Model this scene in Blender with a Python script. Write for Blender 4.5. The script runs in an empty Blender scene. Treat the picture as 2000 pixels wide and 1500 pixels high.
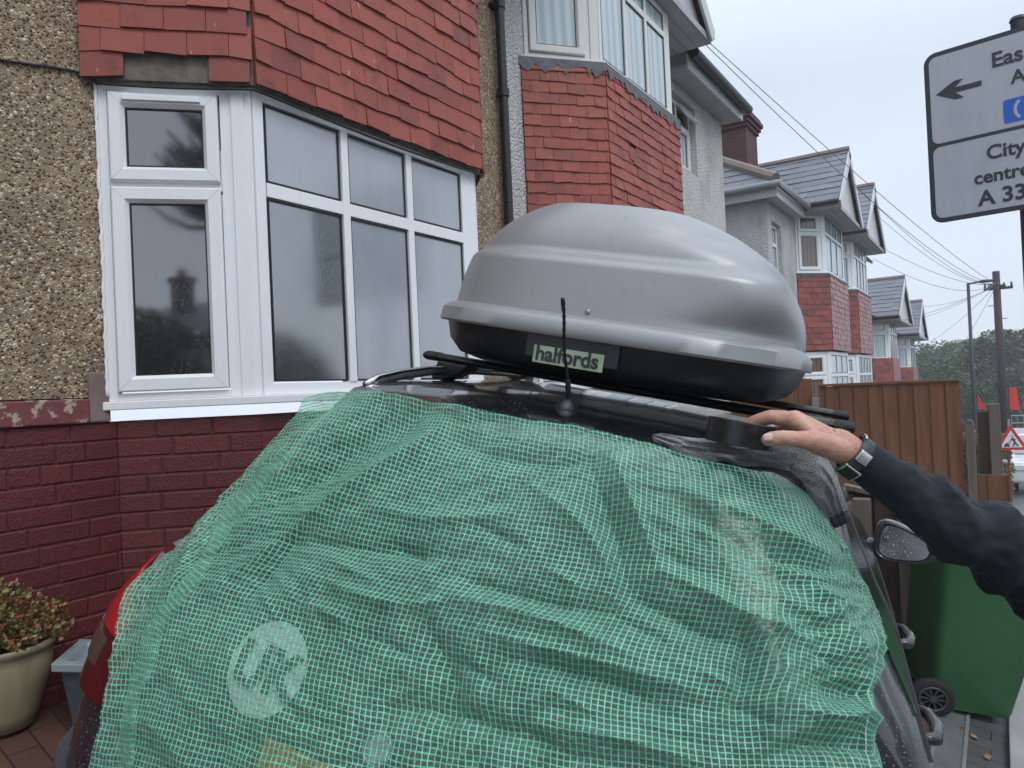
import bpy, bmesh, math, random
import numpy as np
from mathutils import Vector, Matrix, noise
from mathutils.bvhtree import BVHTree
random.seed(7)
sc = bpy.context.scene
col = sc.collection
R = math.radians
# ------------------------------------------------------------------ camera
CW = Vector((0, 0, 1.75)); FPX = 1440.0
psi = R(33.4); roll = .045; pit = math.atan(14 / 1440)
_R = Vector((math.cos(psi), math.sin(psi), 0)); _F = Vector((-math.sin(psi), math.cos(psi), 0)); _U = Vector((0, 0, 1))
cF = _F * math.cos(pit) + _U * math.sin(pit); _u = _U * math.cos(pit) - _F * math.sin(pit)
cR = _R * math.cos(roll) - _u * math.sin(roll); cU = _u * math.cos(roll) + _R * math.sin(roll)
cam = bpy.data.cameras.new("camera"); camo = bpy.data.objects.new("camera", cam); col.objects.link(camo)
m = Matrix.Identity(4)
for i in range(3):
    m[i][0] = cR[i]; m[i][1] = cU[i]; m[i][2] = -cF[i]; m[i][3] = CW[i]
camo.matrix_world = m
cam.sensor_width = 36; cam.lens = FPX / 2000 * 36; cam.clip_start = .05; cam.clip_end = 3000
sc.camera = camo
def D(u, v): return cR * ((u - 1000) / FPX) + cU * ((750 - v) / FPX) + cF
def P(u, v, d): return CW + D(u, v) * d
def PL(u, v, n, c):
    n = Vector(n); d = D(u, v); return CW + d * ((c - CW.dot(n)) / d.dot(n))
# ------------------------------------------------------------------ world, sun, exposure
w = bpy.data.worlds.new("World"); sc.world = w; w.use_nodes = True
nt = w.node_tree; N = nt.nodes; L = nt.links; N.clear()
out = N.new('ShaderNodeOutputWorld'); bg = N.new('ShaderNodeBackground')
sky = N.new('ShaderNodeTexSky'); sky.sky_type = 'NISHITA'; sky.sun_disc = False
sky.sun_elevation = R(50); sky.sun_rotation = R(100)
tc = N.new('ShaderNodeTexCoord'); sep = N.new('ShaderNodeSeparateXYZ'); L.new(tc.outputs['Generated'], sep.inputs[0])
rmp = N.new('ShaderNodeValToRGB'); L.new(sep.outputs[2], rmp.inputs[0])
e = rmp.color_ramp.elements
e[0].position = 0.0; e[0].color = (7.0, 7.75, 8.9, 1)
e[1].position = 1.0; e[1].color = (14.0, 15.3, 17.4, 1)
k = e.new(.35); k.color = (6.0, 6.7, 7.75, 1)
k = e.new(.6); k.color = (9.2, 10.1, 11.6, 1)
nz = N.new('ShaderNodeTexNoise'); nz.inputs['Scale'].default_value = 2.2; nz.inputs['Detail'].default_value = 4
mp = N.new('ShaderNodeMapping'); mp.inputs['Scale'].default_value = (1, 1, 2.5); L.new(tc.outputs['Generated'], mp.inputs[0]); L.new(mp.outputs[0], nz.inputs[0])
mr = N.new('ShaderNodeMapRange'); mr.inputs[1].default_value = .3; mr.inputs[2].default_value = .7; mr.inputs[3].default_value = .93; mr.inputs[4].default_value = 1.06
L.new(nz.outputs[0], mr.inputs[0])
mul = N.new('ShaderNodeMix'); mul.data_type = 'RGBA'; mul.blend_type = 'MULTIPLY'; mul.inputs[0].default_value = 1
L.new(rmp.outputs[0], mul.inputs[6]); L.new(mr.outputs[0], mul.inputs[7])
mx = N.new('ShaderNodeMix'); mx.data_type = 'RGBA'; mx.inputs[0].default_value = .93
L.new(sky.outputs[0], mx.inputs[6]); L.new(mul.outputs[2], mx.inputs[7])
L.new(mx.outputs[2], bg.inputs[0]); bg.inputs[1].default_value = .1; L.new(bg.outputs[0], out.inputs[0])
sl = bpy.data.lights.new("sun", 'SUN'); sl.energy = .9; sl.angle = R(25); sl.color = (1, .985, .96)
so = bpy.data.objects.new("sun", sl); col.objects.link(so)
sd = Vector((.75, -.35, 1.0)).normalized(); so.rotation_euler = sd.to_track_quat('Z', 'Y').to_euler()
sc.view_settings.view_transform = 'Standard'; sc.view_settings.look = 'None'; sc.view_settings.exposure = 0.36; sc.view_settings.gamma = 1
try: sc.cycles.transparent_max_bounces = 16
except Exception: pass
# ------------------------------------------------------------------ material helpers
class NT:
    def __init__(s, name):
        s.m = bpy.data.materials.new(name); s.m.use_nodes = True; s.t = s.m.node_tree
        s.b = s.t.nodes['Principled BSDF']; s.out = s.t.nodes['Material Output']
    def n(s, ty, **kw):
        x = s.t.nodes.new(ty)
        for k, v in kw.items():
            if k.startswith('_'): setattr(x, k[1:], v)
        return x
    def l(s, a, b): s.t.links.new(a, b)
    def inp(s, x, key, v): x.inputs[key].default_value = v
    def co(s, scale=(1, 1, 1), kind='Object', rot=(0, 0, 0)):
        t = s.n('ShaderNodeTexCoord'); mpp = s.n('ShaderNodeMapping'); mpp.inputs['Scale'].default_value = scale; mpp.inputs['Rotation'].default_value = rot
        s.l(t.outputs[kind], mpp.inputs[0]); return mpp.outputs[0]
    def noise(s, vec, scale, detail=4, rough=.6, dist=0):
        x = s.n('ShaderNodeTexNoise'); s.inp(x, 'Scale', scale); s.inp(x, 'Detail', detail); s.inp(x, 'Roughness', rough); s.inp(x, 'Distortion', dist)
        s.l(vec, x.inputs['Vector']); return x.outputs[0]
    def vor(s, vec, scale, feat='F1', out_='Distance', rnd=1):
        x = s.n('ShaderNodeTexVoronoi'); x.feature = feat; s.inp(x, 'Scale', scale); s.inp(x, 'Randomness', rnd)
        s.l(vec, x.inputs['Vector']); return x.outputs[out_]
    def ramp(s, fac, stops, interp='LINEAR'):
        x = s.n('ShaderNodeValToRGB'); x.color_ramp.interpolation = interp; e = x.color_ramp.elements
        while len(e) < len(stops): e.new(.5)
        for i, (p, c) in enumerate(stops):
            e[i].position = p; e[i].color = (*c, 1) if len(c) == 3 else c
        s.l(fac, x.inputs[0]); return x.outputs[0]
    def mr(s, v, a, b, c, d):
        x = s.n('ShaderNodeMapRange')
        for i, q in enumerate((a, b, c, d)): x.inputs[i + 1].default_value = q
        s.l(v, x.inputs[0]); return x.outputs[0]
    def math(s, op, a, b=None):
        x = s.n('ShaderNodeMath'); x.operation = op
        for i, q in enumerate((a, b)):
            if q is None: continue
            if isinstance(q, (int, float)): x.inputs[i].default_value = q
            else: s.l(q, x.inputs[i])
        return x.outputs[0]
    def mix(s, f, a, b, mode='MIX'):
        x = s.n('ShaderNodeMix'); x.data_type = 'RGBA'; x.blend_type = mode
        for i, q in ((0, f), (6, a), (7, b)):
            if isinstance(q, (int, float)): x.inputs[i].default_value = q
            elif isinstance(q, tuple): x.inputs[i].default_value = (*q, 1)[:4]
            else: s.l(q, x.inputs[i])
        return x.outputs[2]
    def bump(s, h, strength=.5, dist=.01, prev=None):
        x = s.n('ShaderNodeBump'); s.inp(x, 'Strength', strength); s.inp(x, 'Distance', dist); s.l(h, x.inputs['Height'])
        if prev: s.l(prev, x.inputs['Normal'])
        return x.outputs[0]
    def base(s, c):
        if isinstance(c, tuple): s.b.inputs['Base Color'].default_value = (*c, 1)
        else: s.l(c, s.b.inputs['Base Color'])
    def rough(s, c):
        if isinstance(c, (int, float)): s.b.inputs['Roughness'].default_value = c
        else: s.l(c, s.b.inputs['Roughness'])
    def norm(s, o): s.l(o, s.b.inputs['Normal'])
def simple(name, c, rough=.5, metal=0, var=.12, bscale=60, bstr=.1, coat=0, vscale=4):
    t = NT(name); v = t.co(); n = t.noise(v, vscale, 5)
    a = tuple(x * (1 - var) for x in c); b = tuple(min(1, x * (1 + var)) for x in c)
    t.base(t.ramp(n, [(.3, a), (.7, b)])); n2 = t.noise(v, bscale, 3)
    t.rough(t.mr(n2, .3, .7, max(0, rough - .07), min(1, rough + .07)))
    if bstr: t.norm(t.bump(n2, bstr, .003))
    t.b.inputs['Metallic'].default_value = metal
    if coat: t.b.inputs['Coat Weight'].default_value = coat; t.b.inputs['Coat Roughness'].default_value = .08
    return t.m
def pebble(name, cols, scale, mort, bs=.9, dirt=None, wet=.55):
    t = NT(name); v = t.co()
    wv = t.n('ShaderNodeTexNoise'); t.inp(wv, 'Scale', 40); t.l(v, wv.inputs['Vector'])
    va = t.n('ShaderNodeVectorMath'); va.operation = 'MULTIPLY_ADD'; va.inputs[1].default_value = (.010, .010, .010); t.l(wv.outputs[1], va.inputs[0]); t.l(v, va.inputs[2]); vv = va.outputs[0]
    d = t.vor(vv, scale); cc = t.vor(vv, scale, out_='Color'); sp = t.n('ShaderNodeSeparateColor'); t.l(cc, sp.inputs[0])
    stone = t.ramp(sp.outputs[0], cols, 'CONSTANT')
    big = t.noise(v, 2.2, 5); gap = t.noise(v, 14, 3)
    thr = t.mr(gap, .35, .65, .45, .72)
    m_ = t.math('GREATER_THAN', d, thr)
    keep = t.math('LESS_THAN', sp.outputs[1], .12); m2 = t.math('MAXIMUM', m_, keep)
    mcol = t.mix(t.mr(big, .35, .65, 0, 1), tuple(x * .75 for x in mort), tuple(min(1, x * 1.2) for x in mort))
    c = t.mix(m2, stone, mcol)
    if dirt: c = t.mix(t.mr(t.noise(v, 1.3, 6, .7), .5, .75, 0, .8), c, dirt)
    t.base(c); t.rough(wet)
    h = t.math('MULTIPLY', t.mr(d, 0, .5, 1, 0), t.mr(m2, 0, 1, 1, .0)); hh = t.math('ADD', h, t.math('MULTIPLY', t.noise(v, 120, 4), .35))
    t.norm(t.bump(hh, bs, .012)); return t.m
M = {}
M['pebble'] = pebble('tan_pebbledash', [(0, (.33, .235, .14)), (.2, (.50, .385, .235)), (.36, (.19, .115, .065)), (.5, (.58, .48, .33)), (.62, (.27, .16, .085)), (.75, (.14, .10, .07)), (.84, (.42, .31, .19)), (.94, (.68, .62, .50))], 84, (.24, .18, .115), 1.0)
def rough_cast(name, c1, c2, dirt, sc_=90):
    t = NT(name); v = t.co(); n = t.noise(v, sc_, 6, .7); d = t.vor(v, sc_ * .9); big = t.noise(v, 1.1, 6, .7)
    c = t.mix(t.mr(n, .3, .65, 0, 1), c2, c1)
    c = t.mix(t.mr(big, .48, .72, 0, .75), c, dirt)
    sv = t.co((3, 3, .35)); c = t.mix(t.mr(t.noise(sv, 2.2, 5, .7), .52, .75, 0, .6), c, dirt)
    t.base(c); t.rough(.8); t.norm(t.bump(t.math('SUBTRACT', n, d), 1.0, .03)); return t.m
M['whitecast'] = rough_cast('white_roughcast', (.90, .89, .86), (.60, .59, .56), (.40, .39, .32), 60)
M['greycast'] = rough_cast('grey_roughcast', (.80, .81, .82), (.56, .57, .58), (.36, .36, .34), 60)
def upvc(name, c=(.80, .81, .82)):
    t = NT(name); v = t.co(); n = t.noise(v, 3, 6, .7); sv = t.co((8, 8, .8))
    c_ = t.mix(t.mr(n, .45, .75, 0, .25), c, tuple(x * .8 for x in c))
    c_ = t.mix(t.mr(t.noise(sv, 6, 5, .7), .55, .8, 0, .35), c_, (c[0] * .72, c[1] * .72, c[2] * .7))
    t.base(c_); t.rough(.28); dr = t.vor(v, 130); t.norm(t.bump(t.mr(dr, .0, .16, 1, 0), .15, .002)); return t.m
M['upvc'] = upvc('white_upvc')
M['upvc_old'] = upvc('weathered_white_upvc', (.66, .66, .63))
def tiles(name, base, alts, rough=.58, dark=.10, wetscale=1):
    t = NT(name); g = t.n('ShaderNodeNewGeometry'); r = g.outputs['Random Per Island']; v = t.co()
    c = t.ramp(r, [(i / len(alts), a) for i, a in enumerate(alts)], 'CONSTANT')
    c = t.mix(.5, base, c)
    vv = t.n('ShaderNodeVectorMath'); vv.operation = 'ADD'; t.l(v, vv.inputs[0]); cb = t.n('ShaderNodeCombineXYZ'); t.l(t.math('MULTIPLY', r, 57), cb.inputs[0]); t.l(cb.outputs[0], vv.inputs[1])
    n = t.noise(vv.outputs[0], 9, 6, .7); c = t.mix(t.mr(n, .54, .72, 0, .75), c, tuple(x * dark * 2.2 for x in base))
    n3 = t.noise(vv.outputs[0], 60, 4, .7); c = t.mix(t.mr(n3, .35, .75, .0, .35), c, tuple(min(1, x * 1.5) for x in base))
    sp = t.noise(vv.outputs[0], 26, 2, .4); st = t.n('ShaderNodeMapping'); st.inputs['Scale'].default_value = (60, 60, 9); t.l(vv.outputs[0], st.inputs[0]); sn = t.noise(st.outputs[0], 1, 1); c = t.mix(t.math('MULTIPLY', t.mr(sn, .76, .80, 0, 1), .8), c, (.6, .55, .5))
    t.base(c); t.rough(t.mr(n3, .3, .7, rough - .1, rough + .15)); t.norm(t.bump(t.math('ADD', n3, t.noise(vv.outputs[0], 220, 2)), .25, .004)); return t.m
M['redtile'] = tiles('red_clay_tile', (.27, .058, .040), [(.33, .07, .036), (.20, .042, .03), (.36, .085, .052), (.26, .055, .036), (.14, .038, .032), (.33, .09, .055), (.24, .045, .03), (.30, .075, .05)])
M['redtile_far'] = tiles('dark_red_clay_tile', (.22, .048, .036), [(.28, .055, .036), (.22, .05, .045), (.12, .045, .04), (.28, .065, .055), (.06, .045, .045), (.33, .09, .06)], rough=.3)
M['slate'] = tiles('blue_grey_slate', (.105, .115, .14), [(.11, .12, .145), (.085, .095, .12), (.14, .15, .17), (.1, .11, .13), (.16, .165, .18)], rough=.38, dark=.3)
M['lead'] = simple('lead_flashing', (.09, .095, .105), .5, .2, .35, 30, .5, vscale=18)
def brickpaint():
    t = NT('oxblood_painted_brick'); g = t.n('ShaderNodeNewGeometry'); r = g.outputs['Random Per Island']; v = t.co()
    c = t.ramp(r, [(0, (.115, .016, .016)), (.5, (.09, .014, .014)), (1, (.13, .020, .018))])
    n = t.noise(v, 5, 6, .7); c = t.mix(t.mr(n, .45, .75, 0, .5), c, (.085, .016, .017))
    n2 = t.noise(v, 23, 6, .75); c = t.mix(t.mr(n2, .69, .74, 0, .75), c, (.33, .20, .17))
    t.base(c); t.rough(t.mr(n2, .3, .7, .3, .5)); t.norm(t.bump(t.math('ADD', t.math('MULTIPLY', n2, 1.3), t.noise(v, 110, 4)), .55, .008)); return t.m
M['brick'] = brickpaint()
def stone_lintel():
    t = NT('red_paint_flaking'); v = t.co(); n = t.noise(v, 16, 6, .7)
    t.base(t.mix(t.mr(n, .55, .60, 0, 1), (.17, .045, .045), (.42, .33, .26))); t.rough(.6); t.norm(t.bump(n, .6, .01)); return t.m
M['flake'] = stone_lintel()
def brickplain(name, c1, c2, mort, scale=1):
    t = NT(name); v = t.co((1, 1, 1)); s_ = t.n('ShaderNodeSeparateXYZ'); t.l(v, s_.inputs[0])
    cb = t.n('ShaderNodeCombineXYZ'); t.l(t.math('ADD', s_.outputs[0], s_.outputs[1]), cb.inputs[0]); t.l(s_.outputs[2], cb.inputs[1])
    b = t.n('ShaderNodeTexBrick'); t.inp(b, 'Scale', 1); t.inp(b, 'Brick Width', .225 * scale); t.inp(b, 'Row Height', .075 * scale); t.inp(b, 'Mortar Size', .008 * scale)
    b.inputs['Color1'].default_value = (*c1, 1); b.inputs['Color2'].default_value = (*c2, 1); b.inputs['Mortar'].default_value = (*mort, 1); t.l(cb.outputs[0], b.inputs['Vector'])
    n = t.noise(v, 7, 6, .7); t.base(t.mix(t.mr(n, .45, .7, 0, .6), b.outputs[0], tuple(x * .5 for x in c1))); t.rough(.75); t.norm(t.bump(t.math('ADD', t.math('MULTIPLY', b.outputs[1], -1.0), t.noise(v, 60, 4)), .6, .01)); return t.m
M['chimbrick'] = brickplain('sooty_red_brick', (.11, .032, .028), (.06, .026, .026), (.05, .045, .042))
M['pierbrick'] = brickplain('brown_brick', (.20, .10, .075), (.15, .08, .06), (.3, .28, .25))
def glass(name, c, rough, spec=1.0, extra=None, ior=1.9, drops=True):
    t = NT(name); v = t.co()
    if extra: t.base(extra(t, v))
    else: t.base(c)
    t.b.inputs['Specular IOR Level'].default_value = spec; t.b.inputs['IOR'].default_value = ior
    n = t.noise(v, 3, 5, .7); t.rough(t.mr(n, .3, .7, rough * .6, rough * 1.3))
    if drops: d = t.vor(v, 150); n2 = t.noise(v, 2.2, 3); dm = t.math('MULTIPLY', t.mr(d, 0, .22, 1, 0), t.mr(n2, .45, .6, 0, 1)); t.norm(t.bump(dm, .35, .002))
    return t.m
M['glass_clear'] = glass('dark_clear_glazing', (.012, .016, .017), .05, ior=2.1)
def mist_sky(t, v):
    n = t.noise(t.co((3, 3, .8)), 2, 5, .6); return t.ramp(n, [(.3, (.27, .295, .32)), (.7, (.32, .345, .37))])
M['glass_mist_sky'] = glass('misted_sky_toned_glazing', None, .16, extra=mist_sky, ior=1.9)  # condensation, with the sky's reflection also put into the pale base colour
def mist2(t, v):
    s_ = t.n('ShaderNodeSeparateXYZ'); t.l(v, s_.inputs[0]); n = t.noise(t.co((2, 2, .8)), 1.6, 5, .6)
    return t.ramp(n, [(.35, (.035, .045, .05)), (.7, (.075, .09, .10))])
M['glass_half'] = glass('half_misted_glazing', None, .09, extra=mist2, ior=2.3)
def curtain(t, v):
    w_ = t.n('ShaderNodeTexWave'); w_.bands_direction = 'DIAGONAL'; t.inp(w_, 'Scale', 3.2); t.inp(w_, 'Distortion', 3); t.inp(w_, 'Detail', 3); t.l(t.co((1.6, 1.6, .06)), w_.inputs['Vector'])
    return t.ramp(w_.outputs[0], [(.1, (.30, .38, .41)), (.9, (.46, .54, .56))])
M['glass_net'] = glass('net_curtained_glazing', None, .12, extra=curtain, ior=1.6, drops=False)
def blind(t, v):
    w_ = t.n('ShaderNodeTexWave'); t.inp(w_, 'Scale', 6); t.inp(w_, 'Distortion', 2); t.l(v, w_.inputs['Vector']); return t.ramp(w_.outputs[0], [(.2, (.12, .09, .075)), (.8, (.19, .145, .12))])
M['glass_brown'] = glass('brown_curtained_glazing', None, .1, extra=blind, ior=1.5, drops=False)
M['black_plastic'] = simple('black_plastic', (.012, .013, .014), .38, bscale=300, bstr=.2)
M['black_pipe'] = simple('black_gloss_pipe', (.012, .013, .015), .3)
M['rubber'] = simple('black_rubber', (.012, .012, .013), .75)
M['seal'] = simple('pane_gasket', (.01, .01, .011), .6)
M['timber'] = simple('weathered_timber', (.16, .14, .12), .85, bstr=.8, bscale=40, var=.4, vscale=20)
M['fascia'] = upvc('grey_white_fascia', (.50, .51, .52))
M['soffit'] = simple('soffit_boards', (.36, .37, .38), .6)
M['gutter'] = simple('dark_gutter', (.03, .032, .035), .45)
M['grey_gutter'] = simple('grey_gutter', (.25, .27, .28), .45)
# ------------------------------------------------------------------ mesh helpers
class MB:
    def __init__(s): s.v = []; s.f = []
    def quad(s, a, b, c, d): i = len(s.v); s.v += [tuple(a), tuple(b), tuple(c), tuple(d)]; s.f.append((i, i + 1, i + 2, i + 3))
    def hexa(s, pts):
        i = len(s.v); s.v += [tuple(p) for p in pts]
        for q in ((0, 3, 2, 1), (4, 5, 6, 7), (0, 1, 5, 4), (1, 2, 6, 5), (2, 3, 7, 6), (3, 0, 4, 7)): s.f.append(tuple(i + j for j in q))
    def obox(s, o, ax, ay, az):   # corner + three edge vectors
        o = Vector(o); ax = Vector(ax); ay = Vector(ay); az = Vector(az)
        s.hexa([o, o + ax, o + ax + ay, o + ay, o + az, o + ax + az, o + ax + ay + az, o + ay + az])
    def box(s, x0, x1, y0, y1, z0, z1): s.obox((x0, y0, z0), (x1 - x0, 0, 0), (0, y1 - y0, 0), (0, 0, z1 - z0))
    def tube(s, pts, rad, n=10, caps=True):
        pts = [Vector(p) for p in pts]; rr = rad if isinstance(rad, (list, tuple)) else [rad] * len(pts); b = len(s.v); ref = None
        for k_, p in enumerate(pts):
            t = (pts[min(k_ + 1, len(pts) - 1)] - pts[max(k_ - 1, 0)]).normalized()
            if ref is None: ref = t.orthogonal().normalized()
            ref = (ref - t * ref.dot(t)).normalized(); q = t.cross(ref)
            for j in range(n):
                a = 2 * math.pi * j / n; s.v.append(tuple(p + (ref * math.cos(a) + q * math.sin(a)) * rr[k_]))
        for k_ in range(len(pts) - 1):
            for j in range(n): s.f.append((b + k_ * n + j, b + k_ * n + (j + 1) % n, b + (k_ + 1) * n + (j + 1) % n, b + (k_ + 1) * n + j))
        if caps: s.f.append(tuple(b + j for j in range(n))[::-1]); s.f.append(tuple(b + (len(pts) - 1) * n + j for j in range(n)))
    def loft(s, rings, closed=True, cap=True):
        b = len(s.v); n = len(rings[0])
        for r_ in rings: s.v += [tuple(p) for p in r_]
        for k_ in range(len(rings) - 1):
            for j in range(n if closed else n - 1): s.f.append((b + k_ * n + j, b + k_ * n + (j + 1) % n, b + (k_ + 1) * n + (j + 1) % n, b + (k_ + 1) * n + j))
        if cap: s.f.append(tuple(b + j for j in range(n))[::-1]); s.f.append(tuple(b + (len(rings) - 1) * n + j for j in range(n)))
    def poly(s, pts, thick):      # prism: polygon pts extruded by vector
        n = len(pts); b = len(s.v); s.v += [tuple(p) for p in pts] + [tuple(Vector(p) + Vector(thick)) for p in pts]
        s.f.append(tuple(range(b, b + n))[::-1]); s.f.append(tuple(range(b + n, b + 2 * n)))
        for j in range(n): s.f.append((b + j, b + (j + 1) % n, b + n + (j + 1) % n, b + n + j))
    def build(s, name, mat, parent=None, smooth=False, bevel=0, clean=False):
        me = bpy.data.meshes.new(name); me.from_pydata(s.v, [], s.f); me.update()
        bm = bmesh.new(); bm.from_mesh(me)
        if clean: bmesh.ops.remove_doubles(bm, verts=bm.verts, dist=1e-5)
        bmesh.ops.recalc_face_normals(bm, faces=bm.faces); bm.to_mesh(me); bm.free()
        o = bpy.data.objects.new(name, me); col.objects.link(o); me.materials.append(mat)
        if smooth: me.polygons.foreach_set('use_smooth', [True] * len(me.polygons))
        if bevel:
            b = o.modifiers.new('bevel', 'BEVEL'); b.width = bevel; b.segments = 2; b.limit_method = 'ANGLE'
        if parent: o.parent = parent; o.matrix_parent_inverse = parent_inv(parent)
        return o
def parent_inv(p): return mat_of(p).inverted()
def mat_of(p): return p.matrix_basis if p.parent is None else mat_of(p.parent) @ p.matrix_parent_inverse @ p.matrix_basis
def tag(o, label=None, cat=None, group=None, kind=None):
    if label: o['label'] = label
    if cat: o['category'] = cat
    if group: o['group'] = group
    if kind: o['kind'] = kind
    return o
def empty(name, loc, label, cat, group=None):
    o = bpy.data.objects.new(name, None); col.objects.link(o); o.location = loc; o.empty_display_size = .1; return tag(o, label, cat, group)
def autosmooth(o, ang=35):
    me = o.data; me.polygons.foreach_set('use_smooth', [True] * len(me.polygons))
    bm = bmesh.new(); bm.from_mesh(me)
    for e_ in bm.edges:
        if len(e_.link_faces) == 2 and e_.calc_face_angle(0) > R(ang): e_.smooth = False
    bm.to_mesh(me); bm.free(); return o
def text_mesh(name, txt, size, mat, origin, ax, up, parent, extr=.001, bold=.0, align='LEFT', shear=0):
    cu = bpy.data.curves.new(name, 'FONT'); cu.body = txt; cu.size = size; cu.extrude = extr; cu.offset = bold; cu.align_x = align; cu.shear = shear
    t = bpy.data.objects.new(name, cu); col.objects.link(t); bpy.context.view_layer.update()
    me = bpy.data.meshes.new_from_object(t.evaluated_get(bpy.context.evaluated_depsgraph_get())); bpy.data.objects.remove(t)
    ax = Vector(ax).normalized(); up = Vector(up).normalized(); nn = ax.cross(up); o_ = Vector(origin)
    for v_ in me.vertices: v_.co = o_ + ax * v_.co.x + up * v_.co.y + nn * v_.co.z
    me.materials.clear(); me.materials.append(mat); o = bpy.data.objects.new(name, me); col.objects.link(o)
    o.parent = parent; o.matrix_parent_inverse = parent_inv(parent); return o
# ------------------------------------------------------------------ terrain
def lerp(x, pts):
    if x <= pts[0][0]: return pts[0][1]
    for (a, b), (c, d) in zip(pts, pts[1:]):
        if x <= c: return b + (d - b) * (x - a) / (c - a)
    return pts[-1][1]
GY = [(-60, .6), (-10, .1), (5, 0), (13, -.6), (17, -.92), (24, -1.9), (36, -2.7), (60, -3.4), (120, -5.5), (200, -6), (400, -6)]
XB = .15
def zroad(Y): return lerp(Y, GY)
def zg(X, Y):
    z = zroad(Y)
    if X < XB: z += .2 * (XB - max(X, -3.1))
    return z
def PG(u, v):
    d = D(u, v); t = .5
    while t < 80:
        p = CW + d * t
        if p.z < zg(p.x, p.y): return p
        t += .01
    return p
def sheet(name, xs, ys, f, mat, uvs=None):
    mb = MB(); nx = len(xs)
    for y in ys:
        for x in xs: mb.v.append((x, y, f(x, y)))
    for j in range(len(ys) - 1):
        for i in range(nx - 1): a = j * nx + i; mb.f.append((a, a + 1, a + nx + 1, a + nx))
    o = mb.build(name, mat, smooth=False); return tag(o, kind='structure')
t = NT('rough_ground'); v = t.co(); n = t.noise(v, 1.2, 6, .7); t.base(t.ramp(n, [(.35, (.05, .06, .03)), (.65, (.10, .10, .07))])); t.rough(.9); t.norm(t.bump(t.noise(v, 20, 5), .6, .05)); M['rough_ground'] = t.m
def paving(name, c1, c2, mort, rot, bw=.2, rh=.1):
    t = NT(name); v = t.co((1, 1, 1), rot=(0, 0, rot)); b = t.n('ShaderNodeTexBrick'); t.inp(b, 'Scale', 1); t.inp(b, 'Brick Width', bw); t.inp(b, 'Row Height', rh); t.inp(b, 'Mortar Size', .004); t.inp(b, 'Mortar Smooth', .4)
    b.inputs['Color1'].default_value = (*c1, 1); b.inputs['Color2'].default_value = (*c2, 1); b.inputs['Mortar'].default_value = (*mort, 1); t.l(v, b.inputs['Vector'])
    n = t.noise(v, 4, 6, .7); t.base(t.mix(t.mr(n, .4, .7, 0, .6), b.outputs[0], tuple(x * .45 for x in c1))); t.rough(t.mr(n, .3, .7, .25, .6)); t.norm(t.bump(t.math('ADD', t.math('MULTIPLY', b.outputs[1], -1.5), t.math('MULTIPLY', t.noise(v, 70, 4), .5)), .6, .006)); return t.m
M['pave_red'] = paving('brindle_block_paving', (.12, .055, .038), (.075, .045, .036), (.025, .022, .02), R(6))
M['pave_grey'] = paving('charcoal_block_paving', (.085, .085, .085), (.06, .06, .062), (.02, .02, .02), 0)
M['asphalt'] = simple('wet_asphalt', (.07, .073, .08), .32, bscale=160, bstr=.5, var=.3)
M['concrete'] = simple('wet_concrete', (.22, .22, .215), .5, bscale=90, bstr=.4, var=.2)
ysn = [-60, -30, -10, 0, 5, 7, 9, 11, 13, 15, 17, 19, 21.5, 24, 28, 32, 36, 45, 60, 80, 120, 200, 400, 900]
sheet('ground', [-300, -60, -20, -10, -3.1, -2, -1, XB, 2.2, 9, 11, 20, 60, 300], ysn, lambda x, y: zg(x, y) - .12, M['rough_ground'])
ysd = [-6 + .5 * i for i in range(33)]
sheet('driveway', [-3.1, -.33], [-6, 0, 4.5], zg, M['pave_red'])
sheet('driveway_edging', [-.33, XB], [-6, 0, 4.5], lambda x, y: zg(x, y) - .004, M['pave_grey'])
sheet('neighbour_driveway', [-3.1, XB], [4.5, 5, 7, 9.6], zg, M['concrete'])
sheet('footpath', [XB, 2.1], [-30, -10, 0, 5, 7, 9, 11, 13, 15, 17, 19, 21.5, 24, 28, 32, 36, 60], zg, M['asphalt'])
mb = MB()
ks = [-30, -10, 0, 5, 9, 13, 17, 24, 36, 60]
for a, b in zip(ks, ks[1:]): mb.hexa([(2.1, a, zroad(a) - .2), (2.24, a, zroad(a) - .2), (2.24, b, zroad(b) - .2), (2.1, b, zroad(b) - .2), (2.1, a, zroad(a) + .01), (2.24, a, zroad(a) + .01), (2.24, b, zroad(b) + .01), (2.1, b, zroad(b) + .01)])
tag(mb.build('kerb', M['concrete']), kind='structure')
sheet('road', [2.24, 9], [-60, -30, -10, 0, 5, 9, 13, 17, 24, 36, 60, 120, 200], lambda x, y: zroad(y) - .1, M['asphalt'])
sheet('opposite_footpath', [9, 11], [-60, -30, -10, 0, 5, 9, 13, 17, 24, 36, 60], lambda x, y: zroad(y) + .01, M['asphalt'])
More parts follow.
